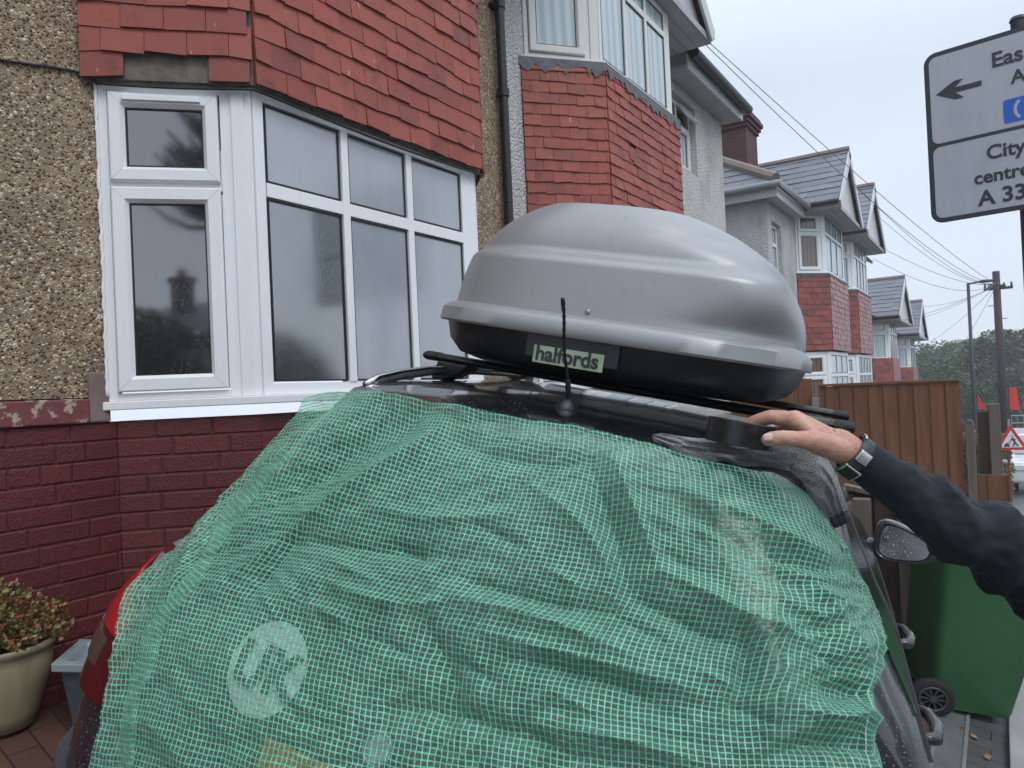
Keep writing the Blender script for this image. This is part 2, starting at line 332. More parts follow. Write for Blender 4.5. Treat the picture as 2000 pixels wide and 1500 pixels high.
# ------------------------------------------------------------------ building pieces
xw = -2.985; xf = -2.58
def tile_face(mb, o, d, n, width, z0, z1, gauge=.1, tw=.16, skip=(), slip={}, th=.013, seed=0, up=Vector((0, 0, 1)), jit=.003, taper=None):
    rnd = random.Random(seed); o = Vector(o); d = Vector(d).normalized(); n = Vector(n).normalized(); rows = int(math.ceil((z1 - z0) / gauge))
    for k_ in range(rows):
        zz = k_ * gauge; off = -tw * (.5 if k_ % 2 else 1) * 1.0 + rnd.uniform(-.006, .006); s = off; j = 0
        lo, hi = (0, width) if taper is None else taper(zz)
        while s < hi:
            a = max(s + .0012, lo); b = min(s + tw - .0012, hi)
            if b - a > .015 and (k_, j) not in skip:
                dz = rnd.uniform(-jit, jit) + slip.get((k_, j), 0); ro = rnd.uniform(-.006, .006); tip = .025 + rnd.uniform(-.004, .006)
                zb = z0 * 0 + zz + dz; zt = zb + gauge * 1.35
                if z0 + zt > z1 + .06: zt = zb + gauge
                p = lambda s_, q, w_: o + d * s_ + up * q + n * w_
                mb.hexa([p(a, zb - ro, tip - th), p(b, zb + ro, tip - th), p(b, zb + ro, tip), p(a, zb - ro, tip), p(a, zt, .001), p(b, zt, .001), p(b, zt, .001 + th), p(a, zt, .001 + th)])
            s += tw; j += 1
def bar(mb, o, d, n, s0, s1, z0, z1, n0, n1):
    o = Vector(o); mb.obox(o + d * s0 + Vector((0, 0, z0)) + n * n0, d * (s1 - s0), n * (n1 - n0), Vector((0, 0, z1 - z0)))
def pane(parent, o, d, n, s0, s1, z0, z1, mat, nn=.012, name='pane'):
    mb = MB(); bar(mb, o, d, n, s0, s1, z0, z1, nn - .02, nn); g = mb.build(name, mat, parent)
    sb = MB(); q = .007
    bar(sb, o, d, n, s0, s1, z1 - q, z1, nn + .001, nn + .006); bar(sb, o, d, n, s0, s1, z0, z0 + q, nn + .001, nn + .006)
    bar(sb, o, d, n, s0, s0 + q, z0 + q, z1 - q, nn + .001, nn + .006); bar(sb, o, d, n, s1 - q, s1, z0 + q, z1 - q, nn + .001, nn + .006)
    sb.build('gasket', M['seal'], parent); return g
def sash(mb, o, d, n, s0, s1, z0, z1, wd, n0, n1):
    # mitred ring with a chamfered inner lip
    def rr(a, w_): return [o + d * (s0 + a) + Vector((0, 0, z0 + a)) + n * w_, o + d * (s1 - a) + Vector((0, 0, z0 + a)) + n * w_, o + d * (s1 - a) + Vector((0, 0, z1 - a)) + n * w_, o + d * (s0 + a) + Vector((0, 0, z1 - a)) + n * w_]
    mb.loft([rr(0, n0), rr(0, n1 - .006), rr(.006, n1), rr(wd - .016, n1), rr(wd, n1 - .02), rr(wd, n0)], cap=False)
    for a in range(4):
        p = rr(0.004, n1 + .0006)[a]; q = rr(wd - .014, n1 + .0006)[a]; t_ = (q - p).normalized(); sd_ = t_.cross(n) * .0007
        MIT.v += [tuple(p - sd_), tuple(p + sd_), tuple(q + sd_), tuple(q - sd_)]; i = len(MIT.v) - 4; MIT.f.append((i, i + 1, i + 2, i + 3))
Z = Vector((0, 0, 1))
def bay_window(parent, Ya, Yb, Yc, Yd, z0, z1, mat, gl, zt, front_cols, side='sash', name='window', tall=True, fgap=.045, sill=True, detail=True):
    """three faced bay window: side, front, side"""
    global MIT
    wroot = bpy.data.objects.new(name, None); col.objects.link(wroot); wroot.location = (xf, Yb, z0); wroot.parent = parent; wroot.matrix_parent_inverse = parent_inv(parent)
    A = Vector((xw, Ya, 0)); B = Vector((xf, Yb, 0)); Cc = Vector((xf, Yc, 0)); Dd = Vector((xw, Yd, 0)); MIT = MB()
    fr = MB()
    for idx, (a, b) in enumerate(((A, B), (B, Cc), (Cc, Dd))):
        d = (b - a).normalized(); n = Vector((d.y, -d.x, 0)); wd = (b - a).length
        if idx != 1:
            lo, hi = (.035, wd - .125) if idx == 0 else (.125, wd - .035)
            bar(fr, a, d, n, .0, lo, z0, z1, -.05, .012); bar(fr, a, d, n, hi, wd - .0, z0, z1, -.05, .012)
            bar(fr, a, d, n, lo, hi, z1 - .055, z1, -.05, .010); bar(fr, a, d, n, lo, hi, z0, z0 + .03, -.05, .010); 
            # stepped cover strip by the corner post
            bar(fr, a, d, n, (hi + .045) if idx == 0 else lo - .10, (wd - .03) if idx == 0 else lo - .045, z0, z1 - .002, .012, .022)
            if zt: bar(fr, a, d, n, lo, hi, zt - .02, zt + .02, -.05, .006)
            z_hi = z1 - .055
            if zt:
                s2 = MB(); sash(s2, a, d, n, lo + .006, hi - .006, zt + .012, z_hi - .006, .062, -.02, .034); so_ = s2.build('sash', mat, wroot)
                pane(wroot, a, d, n, lo + .066, hi - .066, zt + .072, z_hi - .066, gl[0], .010)
                if detail:
                    v_ = MB(); bar(v_, a, d, n, lo + .06, hi - .07, z_hi - .045, z_hi - .022, .034, .046); v_.build('trickle_vent', mat, so_, bevel=.003)
            s2 = MB(); sash(s2, a, d, n, lo + .006, hi - .006, z0 + .036, (zt - .012) if zt else z_hi - .006, .065, -.02, .034); s2.build('sash', mat, wroot)
            pane(wroot, a, d, n, lo + .068, hi - .068, z0 + .098, ((zt - .075) if zt else z_hi - .068), gl[1] if idx == 0 else gl[2], .010)
        else:
            bar(fr, a, d, n, 0, .05, z0, z1, -.05, .012); bar(fr, a, d, n, wd - .13, wd, z0, z1, -.05, .012)
            bar(fr, a, d, n, .05, wd - .13, z1 - .06, z1, -.05, .012); bar(fr, a, d, n, .05, wd - .13, z0, z0 + .05, -.05, .012)
            lo, hi = .05, wd - .13; nC = front_cols; cw = (hi - lo) / nC
            for c_ in range(nC + 1):
                sm = lo + cw * c_; q = fgap / 2
                if 0 < c_ < nC: bar(fr, a, d, n, sm - q, sm + q, z0 + .05, z1 - .06, -.04, .018)
            for c_ in range(nC):
                a0 = lo + cw * c_ + (fgap / 2 if c_ else .004); b0 = lo + cw * (c_ + 1) - (fgap / 2 if c_ < nC - 1 else .004)
                if zt:
                    bar(fr, a, d, n, a0, b0, zt - .03, zt + .03, -.04, .0165)
                    pane(wroot, a, d, n, a0 + .006, b0 - .006, zt + .036, z1 - .066, gl[2], .002)
                pane(wroot, a, d, n, a0 + .006, b0 - .006, z0 + .056, (zt - .036) if zt else z1 - .066, gl[3] if c_ == 0 else gl[2], .002)
    fr.build('frame', mat, wroot, bevel=.0025)
    if detail:
        for q in range(0, len(MIT.v), 4):
            ml = MB(); ml.quad(*MIT.v[q:q + 4]); ml.build('mitre_joint', M['fascia'], wroot)
    if sill:
        s3 = MB(); O1 = .055; pts = [Vector((xw - .02, Ya - .03 - O1 * .4, 0)), Vector((xw, Ya - .04, 0)), Vector((xf + O1, Yb - O1 * .42, 0)), Vector((xf + O1, Yc + O1 * .42, 0)), Vector((xw, Yd + .04, 0)), Vector((xw - .02, Yd + .03, 0))]
        s3.poly([p + Z * (z0 - .035) for p in pts], (0, 0, .034)); s3.build('window_sill', mat, wroot, bevel=.004)
    return wroot
def bay_poly(Ya, Yb, Yc, Yd, o):
    return [Vector((xw, Ya - o * 1.2, 0)), Vector((xf + o, Yb - o * .42, 0)), Vector((xf + o, Yc + o * .42, 0)), Vector((xw, Yd + o * 1.2, 0))]
def bay_tiles(parent, Ya, Yb, Yc, Yd, z0, z1, mat, seed, skip=(), slipF={}, off=.05, gauge=.1, tw=.16, flare=True):
    pts = bay_poly(Ya, Yb, Yc, Yd, off)
    core = MB(); core.poly([p + Z * z0 for p in bay_poly(Ya, Yb, Yc, Yd, off - .004)], (0, 0, z1 - z0)); core.build('tile_backing', M['timber'], parent)
    mb = MB()
    for i in range(3):
        a, b = pts[i], pts[i + 1]; d = (b - a).normalized(); n = Vector((d.y, -d.x, 0))
        tile_face(mb, a + Z * z0 + n * .0, d, n, (b - a).length, z0, z1, gauge, tw, skip if i == 0 else (), slipF if i == 1 else {}, seed=seed + i)
    return mb.build('hung_tiles', mat, parent)
def lead_strip(parent, Ya, Yb, Yc, Yd, zt, h, seed):
    rnd = random.Random(seed); mb = MB(); pts = bay_poly(Ya, Yb, Yc, Yd, .075)
    for i in range(3):
        a, b = pts[i], pts[i + 1]; d = (b - a).normalized(); wd = (b - a).length; s = 0; n = Vector((d.y, -d.x, 0))
        prev = h * .5
        while s < wd:
            ds = rnd.choice([.02, .03, .05, .08]); nx = rnd.uniform(.35, 1.15) * h; e_ = min(s + ds, wd)
            mb.hexa([a + d * s + Z * (zt - prev), a + d * e_ + Z * (zt - nx), a + d * e_ + n * .004 + Z * (zt - nx), a + d * s + n * .004 + Z * (zt - prev), a + d * s + Z * zt, a + d * e_ + Z * zt, a + d * e_ + n * .004 + Z * zt, a + d * s + n * .004 + Z * zt])
            prev = nx; s = e_
    mb.build('lead_flashing', M['lead'], parent)
def brick_wall(mb, mort, o, d, n, width, z0, z1, bl=.222, bh=.075, seed=0):
    rnd = random.Random(seed); o = Vector(o); k_ = 0; z = z1
    while z > z0:
        s = -(.5 * bl if k_ % 2 else .25 * bl) - rnd.uniform(0, .02); hdr = False
        while s < width:
            L_ = bl * (.5 if rnd.random() < .18 else 1); a = max(s + .003, 0); b = min(s + L_ - .003, width)
            if b - a > .012:
                j = rnd.uniform(-.0015, .0025); h0 = z - bh + .0035 + rnd.uniform(-.0015, .0015)
                q = .0045
                def r_(ins, w_): return [o + d * (a + ins) + Z * (h0 + ins) + n * w_, o + d * (b - ins) + Z * (h0 + ins) + n * w_, o + d * (b - ins) + Z * (z - .0035 - ins) + n * w_, o + d * (a + ins) + Z * (z - .0035 - ins) + n * w_]
                rings = [r_(0, -.004), r_(.0, .001 + j), r_(q, .005 + j)]; i0 = len(mb.v)
                for rg in rings: mb.v += [tuple(p) for p in rg]
                for kk in range(2):
                    for jj in range(4): mb.f.append((i0 + kk * 4 + jj, i0 + kk * 4 + (jj + 1) % 4, i0 + kk * 4 + 4 + (jj + 1) % 4, i0 + kk * 4 + 4 + jj))
                mb.f.append((i0 + 8, i0 + 9, i0 + 10, i0 + 11))
            s += L_
        z -= bh; k_ += 1
    bar(mort, o, d, n, 0, width, z, z1, -.06, .0005)
def slope_roof(parent, corners, mat, gauge, tw, seed, name='roof', clip=None):
    """corners: eave_left, eave_right, top_right, top_left (planar); slates laid over it, clipped to the outline"""
    a, b, c, d_ = [Vector(p) for p in corners]; dx = (b - a).normalized(); nrm = (b - a).cross(d_ - a).normalized()
    if nrm.z < 0: nrm = -nrm
    upv = nrm.cross(dx).normalized(); upv = upv if (d_ - a).dot(upv) > 0 else -upv
    H_ = max((c - a).dot(upv), (d_ - a).dot(upv)); ss = [(p - a).dot(dx) for p in (a, b, c, d_)]; lo, hi = min(ss), max(ss)
    mb = MB(); tile_face(mb, a + dx * lo, dx, nrm, hi - lo, 0, H_, gauge, tw, seed=seed, up=upv)
    me = bpy.data.meshes.new('x'); me.from_pydata(mb.v, [], mb.f); bm = bmesh.new(); bm.from_mesh(me)
    poly = [a, b, c, d_]; cen = (a + b + c + d_) / 4
    for i in range(4):
        p, q = poly[i], poly[(i + 1) % 4]
        if (q - p).length < .01 or i == 0 : continue
        pn = (q - p).cross(nrm).normalized()
        if (cen - p).dot(pn) > 0: pn = -pn
        bmesh.ops.bisect_plane(bm, geom=bm.verts[:] + bm.edges[:] + bm.faces[:], plane_co=p, plane_no=pn, clear_outer=True)
    bm.to_mesh(me); bm.free(); o = bpy.data.objects.new(name, me); col.objects.link(o); me.materials.append(mat); o.parent = parent; o.matrix_parent_inverse = parent_inv(parent)
    dk = MB(); dk.poly([p - nrm * .004 for p in poly], -nrm * .03); dk.build('roof_deck', M['timber'], o); return o
def gable(parent, Yl, Yr, ze, zr, x0, x1, mat, seed, board=M['fascia'], over=.0, tw=.28, gauge=.2, face=None):
    """small gable roof, ridge along X from x0 (back) to x1 (front)"""
    Ym = (Yl + Yr) / 2
    slope_roof(parent, [(x0, Yl, ze), (x1, Yl, ze), (x1, Ym, zr), (x0, Ym, zr)], mat, gauge, tw, seed)
    slope_roof(parent, [(x1, Yr, ze), (x0, Yr, ze), (x0, Ym, zr), (x1, Ym, zr)], mat, gauge, tw, seed + 1)
    bd = MB(); w_ = .17
    for (ya, yb) in ((Yl, Ym), (Yr, Ym)):
        sgn = 1 if yb > ya else -1
        dd = Vector((0, yb - ya, zr - ze)).normalized(); nd = Vector((0, -dd.z * sgn, dd.y * sgn)); a = Vector((x1 + .002, ya, ze)) - dd * .03; b = Vector((x1 + .002, yb, zr))
        bd.hexa([a - nd * w_ , b - nd * w_, b, a, a - nd * w_ + Vector((.03, 0, 0)), b - nd * w_ + Vector((.03, 0, 0)), b + Vector((.03, 0, 0)), a + Vector((.03, 0, 0))])
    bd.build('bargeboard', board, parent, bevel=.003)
    rg = MB(); rg.tube([(x0, Ym, zr + .0), (x1 + .02, Ym, zr + .0)], .075, 8); rg.build('ridge_tiles', M['ridge'], parent)
    for y_, s_ in ((Yl, -1), (Yr, 1)):
        gt = MB(); gt.tube([(x0, y_ + s_ * .04, ze - .03), (x1, y_ + s_ * .04, ze - .03)], .045, 8); gt.build('gutter', M['gutter'], parent)
    sf = MB(); sf.box(x0, x1 - .01, Yl + .01, Yr - .01, ze - .13, ze - .06)
    nb = int((x1 - x0 if x1 - x0 < 1.2 else 1.2) / .12)
    for i in range(nb): sf.box(x1 - .03 - i * .12 - .1, x1 - .04 - i * .12, Yl + .03, Yr - .03, ze - .138, ze - .13)
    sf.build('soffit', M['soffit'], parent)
    gf = MB(); xg = face if face is not None else x1 - .06
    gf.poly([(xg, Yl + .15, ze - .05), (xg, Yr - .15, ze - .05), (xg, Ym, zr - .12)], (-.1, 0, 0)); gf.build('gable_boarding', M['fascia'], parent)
M['ridge'] = simple('ridge_tile', (.17, .13, .115), .6)
M['pot'] = simple('terracotta_chimney_pot', (.34, .12, .08), .7)
def chimney(parent, x, y, z0, z1, sx, sy, mat):
    mb = MB(); mb.box(x - sx / 2, x + sx / 2, y - sy / 2, y + sy / 2, z0, z1)
    for i in range(4): q = .035 * (i + 1) if i < 3 else .07; mb.box(x - sx / 2 - q, x + sx / 2 + q, y - sy / 2 - q, y + sy / 2 + q, z1 - .30 + i * .075 + .001, z1 - .30 + (i + 1) * .075)
    st = mb.build('chimney', mat, parent)
    for i in range(2):
        p = MB(); yy = y - sy * .2 + i * sy * .4; p.tube([(x, yy, z1 - .02), (x, yy, z1 + .05), (x, yy, z1 + .28), (x, yy, z1 + .34)], [.13, .12, .10, .125], 14); p.build('chimney_pot', M['pot'], st, smooth=False)
def wall_with_holes(parent, Y0, Y1, z0, z1, holes, mat, x=xw, depth=.3, name='wall'):
    """front wall in plane x, facing +X, holes = [(ya,yb,za,zb)]"""
    mb = MB(); ys = sorted({Y0, Y1, *[h[0] for h in holes], *[h[1] for h in holes]}); zs = sorted({z0, z1, *[h[2] for h in holes], *[h[3] for h in holes]})
    for ya, yb in zip(ys, ys[1:]):
        for za, zb in zip(zs, zs[1:]):
            if any(h[0] <= ya and yb <= h[1] and h[2] <= za and zb <= h[3] for h in holes): continue
            mb.box(x - depth, x, ya, yb, za, zb)
    me = mb.build(name, mat, parent, clean=True); bm = bmesh.new(); bm.from_mesh(me.data)
    # drop the internal faces shared by neighbouring boxes
    seen = {}
    for f in bm.faces: seen.setdefault(tuple(round(c, 4) for c in f.calc_center_median()), []).append(f)
    dead = [f for fs in seen.values() if len(fs) > 1 for f in fs]; bmesh.ops.delete(bm, geom=dead, context='FACES'); bm.to_mesh(me.data); bm.free(); return me
# ------------------------------------------------------------------ house 1 (near, tan pebbledash)
h1 = empty('semi_detached_house', (-6, .5, .6), 'tan pebbledash house with oxblood brick base and red tiles over white bay', 'house', 'bay fronted houses along the street')
Ya, Yb, Yc, Yd = 1.585, 2.01, 3.58, 4.0
wall_with_holes(h1, -4.5, 4.55, 1.80, 5.6, [(Ya + .03, Yd - .03, 1.80, 3.05), (Ya + .03, Yd - .03, 4.3, 5.45)], M['pebble'])
mb = MB(); mo = MB(); dC = Vector((1, 1, 0)).normalized(); nC = Vector((1, -1, 0)).normalized()
yk = Ya + .0; BC = (xf - .02 - xw + .012) * math.sqrt(2)
brick_wall(mb, mo, (xw - .012, -4.5, 0), Vector((0, 1, 0)), Vector((1, 0, 0)), 4.5 + yk + .03, .3, 1.70, seed=1)
brick_wall(mb, mo, (xw - .012, yk + .03, 0), dC, nC, BC, .3, 1.70, seed=2)
brick_wall(mb, mo, Vector((xw - .012, yk + .03, 0)) + dC * BC, Vector((0, 1, 0)), Vector((1, 0, 0)), 1.57, .3, 1.70, seed=3)
brick_wall(mb, mo, Vector((xw - .012, yk + .03, 0)) + dC * BC + Vector((0, 1.57, 0)), Vector((-1, 1, 0)).normalized(), Vector((1, 1, 0)).normalized(), BC, .3, 1.70, seed=4)
brick_wall(mb, mo, (xw - .012, Yd, 0), Vector((0, 1, 0)), Vector((1, 0, 0)), .55, .3, 1.70, seed=5)
mb.build('brick_wall', M['brick'], h1); mo.build('mortar', M['brick'], h1)
mb = MB(); mb.box(xw - .05, xw + .012, -4.5, Ya - .085, 1.70, 1.795); o = mb.build('plinth_band', M['flake'], h1, bevel=.006)
mb = MB(); mb.box(xw - .05, xw + .012, Yd + .06, 4.55, 1.70, 1.795); mb.build('plinth_band', M['flake'], h1, bevel=.006)
M['render'] = simple('pinkish_render_patch', (.22, .16, .14), .8, bstr=.6, bscale=40, var=.3)
mb = MB(); mb.box(xw - .05, xw + .008, Ya - .083, Ya - .0, 1.70, 1.90); mb.build('render_patch', M['render'], h1, bevel=.008)
bay_window(h1, Ya, Yb, Yc, Yd, 1.78, 3.09, M['upvc'], [M['glass_clear'], M['glass_clear'], M['glass_mist_sky'], M['glass_half']], 2.655, 3)
# sealant line between window and pebbledash
mb = MB(); rnd = random.Random(3); pts = [(xw + .006 + rnd.uniform(0, .003), Ya - .012 + rnd.uniform(-.003, .003), 1.8 + .02 * i) for i in range(64)]; mb.tube(pts, [.006 + rnd.uniform(0, .003) for _ in pts], 6); mb.build('sealant', M['upvc'], h1, smooth=True)
bay_tiles(h1, Ya, Yb, Yc, Yd, 3.072, 4.30, M['redtile'], 11, skip={(0, 2), (0, 3)} , slipF={(9, 4): -.03, (8, 5): .02, (5, 9): -.012})
# flare strip over the window head: frame timber exposed where tiles are missing
mb = MB(); pts = bay_poly(Ya, Yb, Yc, Yd, .030); mb.poly([p + Z * 3.064 for p in pts], (0, 0, .018)); mb.build('window_head', M['timber'], h1)
bay_window(h1, Ya, Yb, Yc, Yd, 4.36, 5.45, M['upvc'], [M['glass_clear'], M['glass_net'], M['glass_net'], M['glass_net']], 5.05, 3, detail=False)
gable(h1, 1.0, 4.5, 5.50, 7.0, -5.0, -2.2, M['slate'], 30)
slope_roof(h1, [(-2.75, -4.6, 5.62), (-2.75, 4.55, 5.62), (-6.5, 4.55, 8.2), (-6.5, -4.6, 8.2)], M['slate'], .22, .3, 31)
slope_roof(h1, [(-10.2, 4.55, 5.62), (-10.2, -4.6, 5.62), (-6.5, -4.6, 8.2), (-6.5, 4.55, 8.2)], M['slate'], .22, .3, 32)
mb = MB(); mb.box(-9.9, xw - .31, -4.5, -4.3, .3, 5.6); mb.box(-9.9, -9.6, -4.3, 4.5, .3, 5.6); mb.build('rear_wall', M['pebble'], h1)
mb = MB(); mb.tube([(xw + .055, 4.5, .5), (xw + .055, 4.5, 4.62), (xw + .055, 4.5, 5.5)], .036, 14); 
for zz in (1.2, 2.4, 3.9, 4.55): mb.tube([(xw + .055, 4.5, zz), (xw + .055, 4.5, zz + .06)], .045, 14)
mb.box(xw, xw + .03, 4.44, 4.56, 4.555, 4.585)
autosmooth(mb.build('drainpipe', M['black_pipe'], h1))
pts = [P(-40, 108, 3.25)] + [PL(u, v_, (1, 0, 0), xw + .008) for u, v_ in ((0, 117), (60, 126), (100, 131), (150, 140))] + [Vector((xw + .02, 1.56, 3.075))]
cb = bay_poly(Ya, Yb, Yc, Yd, .052); cable = []
for i in range(3):
    for k_ in range(12):
        f = k_ / 12; p = cb[i].lerp(cb[i + 1], f); sag = -.02 * math.sin(f * math.pi) if i == 1 else -.008 * math.sin(f * math.pi); cable.append(p + Z * (3.052 + sag))
mb = MB(); mb.tube([Vector((xw + .008, -1, 3.2))] + pts[1:] + cable[1:], .0055, 8); mb.build('black_cable', M['black_plastic'], h1, smooth=True)
# ------------------------------------------------------------------ house 2 (white roughcast)
h2 = empty('semi_detached_house', (-6, 7, .6), 'white roughcast house just beyond the black drainpipe, red tiled bay under a gable', 'house', 'bay fronted houses along the street')
a2, b2, c2, d2 = 4.91, 5.40, 6.98, 7.45
wall_with_holes(h2, 4.56, 9.95, .3, 5.32, [(a2 + .03, d2 - .03, 1.8, 3.05), (a2 + .03, d2 - .03, 4.4, 5.2), (8.0, 8.9, 4.28, 5.12)], M['whitecast'])
mb = MB(); mb.poly([p + Z * .2 for p in bay_poly(a2, b2, c2, d2, -.02)], (0, 0, 1.56)); mb.build('bay_wall', M['whitecast'], h2)
bay_window(h2, a2, b2, c2, d2, 1.78, 3.09, M['upvc'], [M['glass_clear'], M['glass_clear'], M['glass_net'], M['glass_net']], 2.655, 3, detail=False)
bay_tiles(h2, a2, b2, c2, d2, 3.10, 4.26, M['redtile'], 51, slipF={(7, 3): -.055, (7, 4): -.0, (6, 9): .015}, gauge=.088, tw=.15)
lead_strip(h2, a2, b2, c2, d2, 4.335, .11, 5)
bay_window(h2, a2, b2, c2, d2, 4.365, 5.398, M['upvc_old'], [M['glass_net'], M['glass_net'], M['glass_net'], M['glass_net']], 5.14, 3, detail=False, fgap=.05)
gable(h2, 4.60, 7.90, 5.53, 7.0, -4.6, -2.42, M['slate'], 60)
# recessed first floor window with an open top light
rt = bpy.data.objects.new('window', None); col.objects.link(rt); rt.location = (xw - .14, 8.45, 4.3); rt.parent = h2; rt.matrix_parent_inverse = parent_inv(h2)
o_ = Vector((xw - .13, 8.0, 0)); dY = Vector((0, 1, 0)); nX = Vector((1, 0, 0)); fr = MB(); MIT = MB()
bar(fr, o_, dY, nX, 0, .05, 4.28, 5.12, 0, .05); bar(fr, o_, dY, nX, .85, .9, 4.28, 5.12, 0, .05); bar(fr, o_, dY, nX, .05, .85, 4.28, 4.33, 0, .05); bar(fr, o_, dY, nX, .05, .85, 5.07, 5.12, 0, .05)
bar(fr, o_, dY, nX, .43, .47, 4.33, 5.07, 0, .052); bar(fr, o_, dY, nX, .05, .43, 4.83, 4.87, 0, .051); bar(fr, o_, dY, nX, .47, .85, 4.83, 4.87, 0, .051)
sash(fr, o_, dY, nX, .475, .845, 4.335, 4.825, .045, .02, .07); sash(fr, o_, dY, nX, .055, .425, 4.335, 4.825, .045, .02, .07)
fr.build('frame', M['upvc_old'], rt, bevel=.002)
pane(rt, o_, dY, nX, .1, .38, 4.38, 4.78, M['glass_net'], .03); pane(rt, o_, dY, nX, .52, .80, 4.38, 4.78, M['glass_net'], .03); pane(rt, o_, dY, nX, .06, .42, 4.88, 5.06, M['glass_clear'], .03)
op = MB(); ti = R(35); a_ = o_ + dY * .47 + Z * 5.07 + nX * .06
dn = Vector((math.sin(ti), 0, -math.cos(ti))); nn_ = Vector((math.cos(ti), 0, math.sin(ti)))
for s0, s1, q0, q1 in ((0, .38, 0, .035), (0, .38, .185, .22), (0, .035, .035, .185), (.345, .38, .035, .185)): op.obox(a_ + dY * s0 + dn * q0, dY * (s1 - s0), dn * (q1 - q0), nn_ * .035)
op.build('open_top_light', M['upvc_old'], rt, bevel=.002); g_ = MB(); g_.obox(a_ + dY * .036 + dn * .036 + nn_ * .012, dY * .308, dn * .148, nn_ * .008); g_.build('pane', M['glass_clear'], rt)
mb = MB(); mb.box(xw - .3, xw - .29, 8, 8.9, 4.28, 5.12); mb.build('window_reveal', M['glass_clear'], rt)
slope_roof(h2, [(-2.72, 4.56, 5.42), (-2.72, 10.05, 5.42), (-6.5, 10.05, 8.0), (-6.5, 4.56, 8.0)], M['slate'], .22, .3, 62)
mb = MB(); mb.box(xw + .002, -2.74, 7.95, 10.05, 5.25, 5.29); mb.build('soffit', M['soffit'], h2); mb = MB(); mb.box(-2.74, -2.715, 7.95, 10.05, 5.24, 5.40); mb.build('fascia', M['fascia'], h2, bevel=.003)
mb = MB(); mb.tube([(-2.65, 7.96, 5.40), (-2.65, 10.1, 5.39)], .06, 12); mb.build('gutter', M['gutter'], h2)
mb = MB(); mb.box(-9.9, xw - .31, 9.65, 9.95, .3, 5.32); mb.build('side_wall', M['whitecast'], h2)
# ------------------------------------------------------------------ house 3 and its twin (grey render)
h3 = empty('semi_detached_house', (-6, 14, 0), 'grey rendered house with brown curtained bay, slate gable and brick chimney', 'house', 'bay fronted houses along the street')
a3, b3, c3, d3 = 14.15, 14.62, 16.55, 17.0; dz3 = -.72
wall_with_holes(h3, 12.15, 17.2, -.6, 4.72, [(12.45, 13.05, 3.35, 4.35), (a3 + .04, d3 - .04, 1.1, 2.2), (a3 + .04, d3 - .04, 3.7, 4.6)], M['greycast'])
mb = MB(); mb.box(-9.5, xw - .301, 12.15, 12.45, -.6, 4.72); mb.build('side_wall', M['greycast'], h3)
mb = MB(); mb.poly([p - Z * .6 for p in bay_poly(a3, b3, c3, d3, -.02)], (0, 0, 1.6)); mb.build('bay_wall', M['brick'], h3)
bay_window(h3, a3, b3, c3, d3, 1.06, 2.22, M['upvc'], [M['glass_brown'], M['glass_brown'], M['glass_net'], M['glass_net']], 1.78, 3, detail=False)
bay_tiles(h3, a3, b3, c3, d3, 2.25, 3.60, M['redtile_far'], 71, gauge=.105, tw=.17)
lead_strip(h3, a3, b3, c3, d3, 3.66, .07, 6)
bay_window(h3, a3, b3, c3, d3, 3.69, 4.80, M['upvc'], [M['glass_brown'], M['glass_brown'], M['glass_net'], M['glass_net']], 4.42, 3, detail=False)
rt = bpy.data.objects.new('window', None); col.objects.link(rt); rt.location = (xw - .1, 12.75, 3.4); rt.parent = h3; rt.matrix_parent_inverse = parent_inv(h3)
fr = MB(); o_ = Vector((xw - .12, 12.45, 0)); bar(fr, o_, dY, nX, 0, .06, 3.35, 4.35, 0, .05); bar(fr, o_, dY, nX, .54, .6, 3.35, 4.35, 0, .05); bar(fr, o_, dY, nX, .06, .54, 3.35, 3.41, 0, .05); bar(fr, o_, dY, nX, .06, .54, 4.29, 4.35, 0, .05); bar(fr, o_, dY, nX, .06, .54, 3.98, 4.04, 0, .05)
fr.build('frame', M['upvc'], rt); pane(rt, o_, dY, nX, .06, .54, 3.41, 3.98, M['glass_net'], .03); pane(rt, o_, dY, nX, .06, .54, 4.04, 4.29, M['glass_net'], .03)
gable(h3, 14.0, 16.6, 4.86, 6.05, -6.2, -2.2, M['slate'], 80, gauge=.2, tw=.3)
slope_roof(h3, [(-2.75, 12.0, 4.84), (-2.75, 17.2, 4.84), (-6.3, 17.2, 7.0), (-6.3, 14.2, 7.0)], M['slate'], .2, .3, 82)
slope_roof(h3, [(-9.6, 11.95, 4.84), (-2.75, 11.95, 4.84), (-6.3, 14.2, 7.0), (-6.31, 14.2, 7.0)], M['slate'], .2, .3, 83)
mb = MB(); mb.tube([(-2.78, 11.98, 4.9), (-6.3, 14.2, 7.06)], .09, 8); mb.build('hip_tiles', M['ridge'], h3)
mb = MB(); mb.box(-9.5, -2.80, 12.0, 12.149, 4.64, 4.72); mb.box(xw + .001, -2.80, 12.149, 14.0, 4.64, 4.72); mb.box(-9.5, -2.77, 11.97, 11.999, 4.62, 4.79); mb.box(-2.799, -2.775, 11.999, 14.0, 4.62, 4.79); mb.build('fascia', M['fascia'], h3)
mb = MB(); mb.tube([(-9.5, 11.9, 4.82), (-2.70, 11.9, 4.80), (-2.70, 14.0, 4.80)], .055, 10); mb.build('gutter', M['grey_gutter'], h3)
chimney(h3, -3.92, 14.1, 5.2, 6.72, .50, .75, M['chimbrick'])
h3b = empty('semi_detached_house', (-6, 19, -.5), 'right half of the grey rendered pair, only its narrow tiled bay and gable edge showing', 'house', 'bay fronted houses along the street')
a4, b4, c4, d4 = 17.42, 17.9, 19.85, 20.3
wall_with_holes(h3b, 17.21, 22.4, -1.2, 4.72, [(a4 + .04, d4 - .04, 1.1, 2.2), (a4 + .04, d4 - .04, 3.7, 4.6)], M['greycast'])
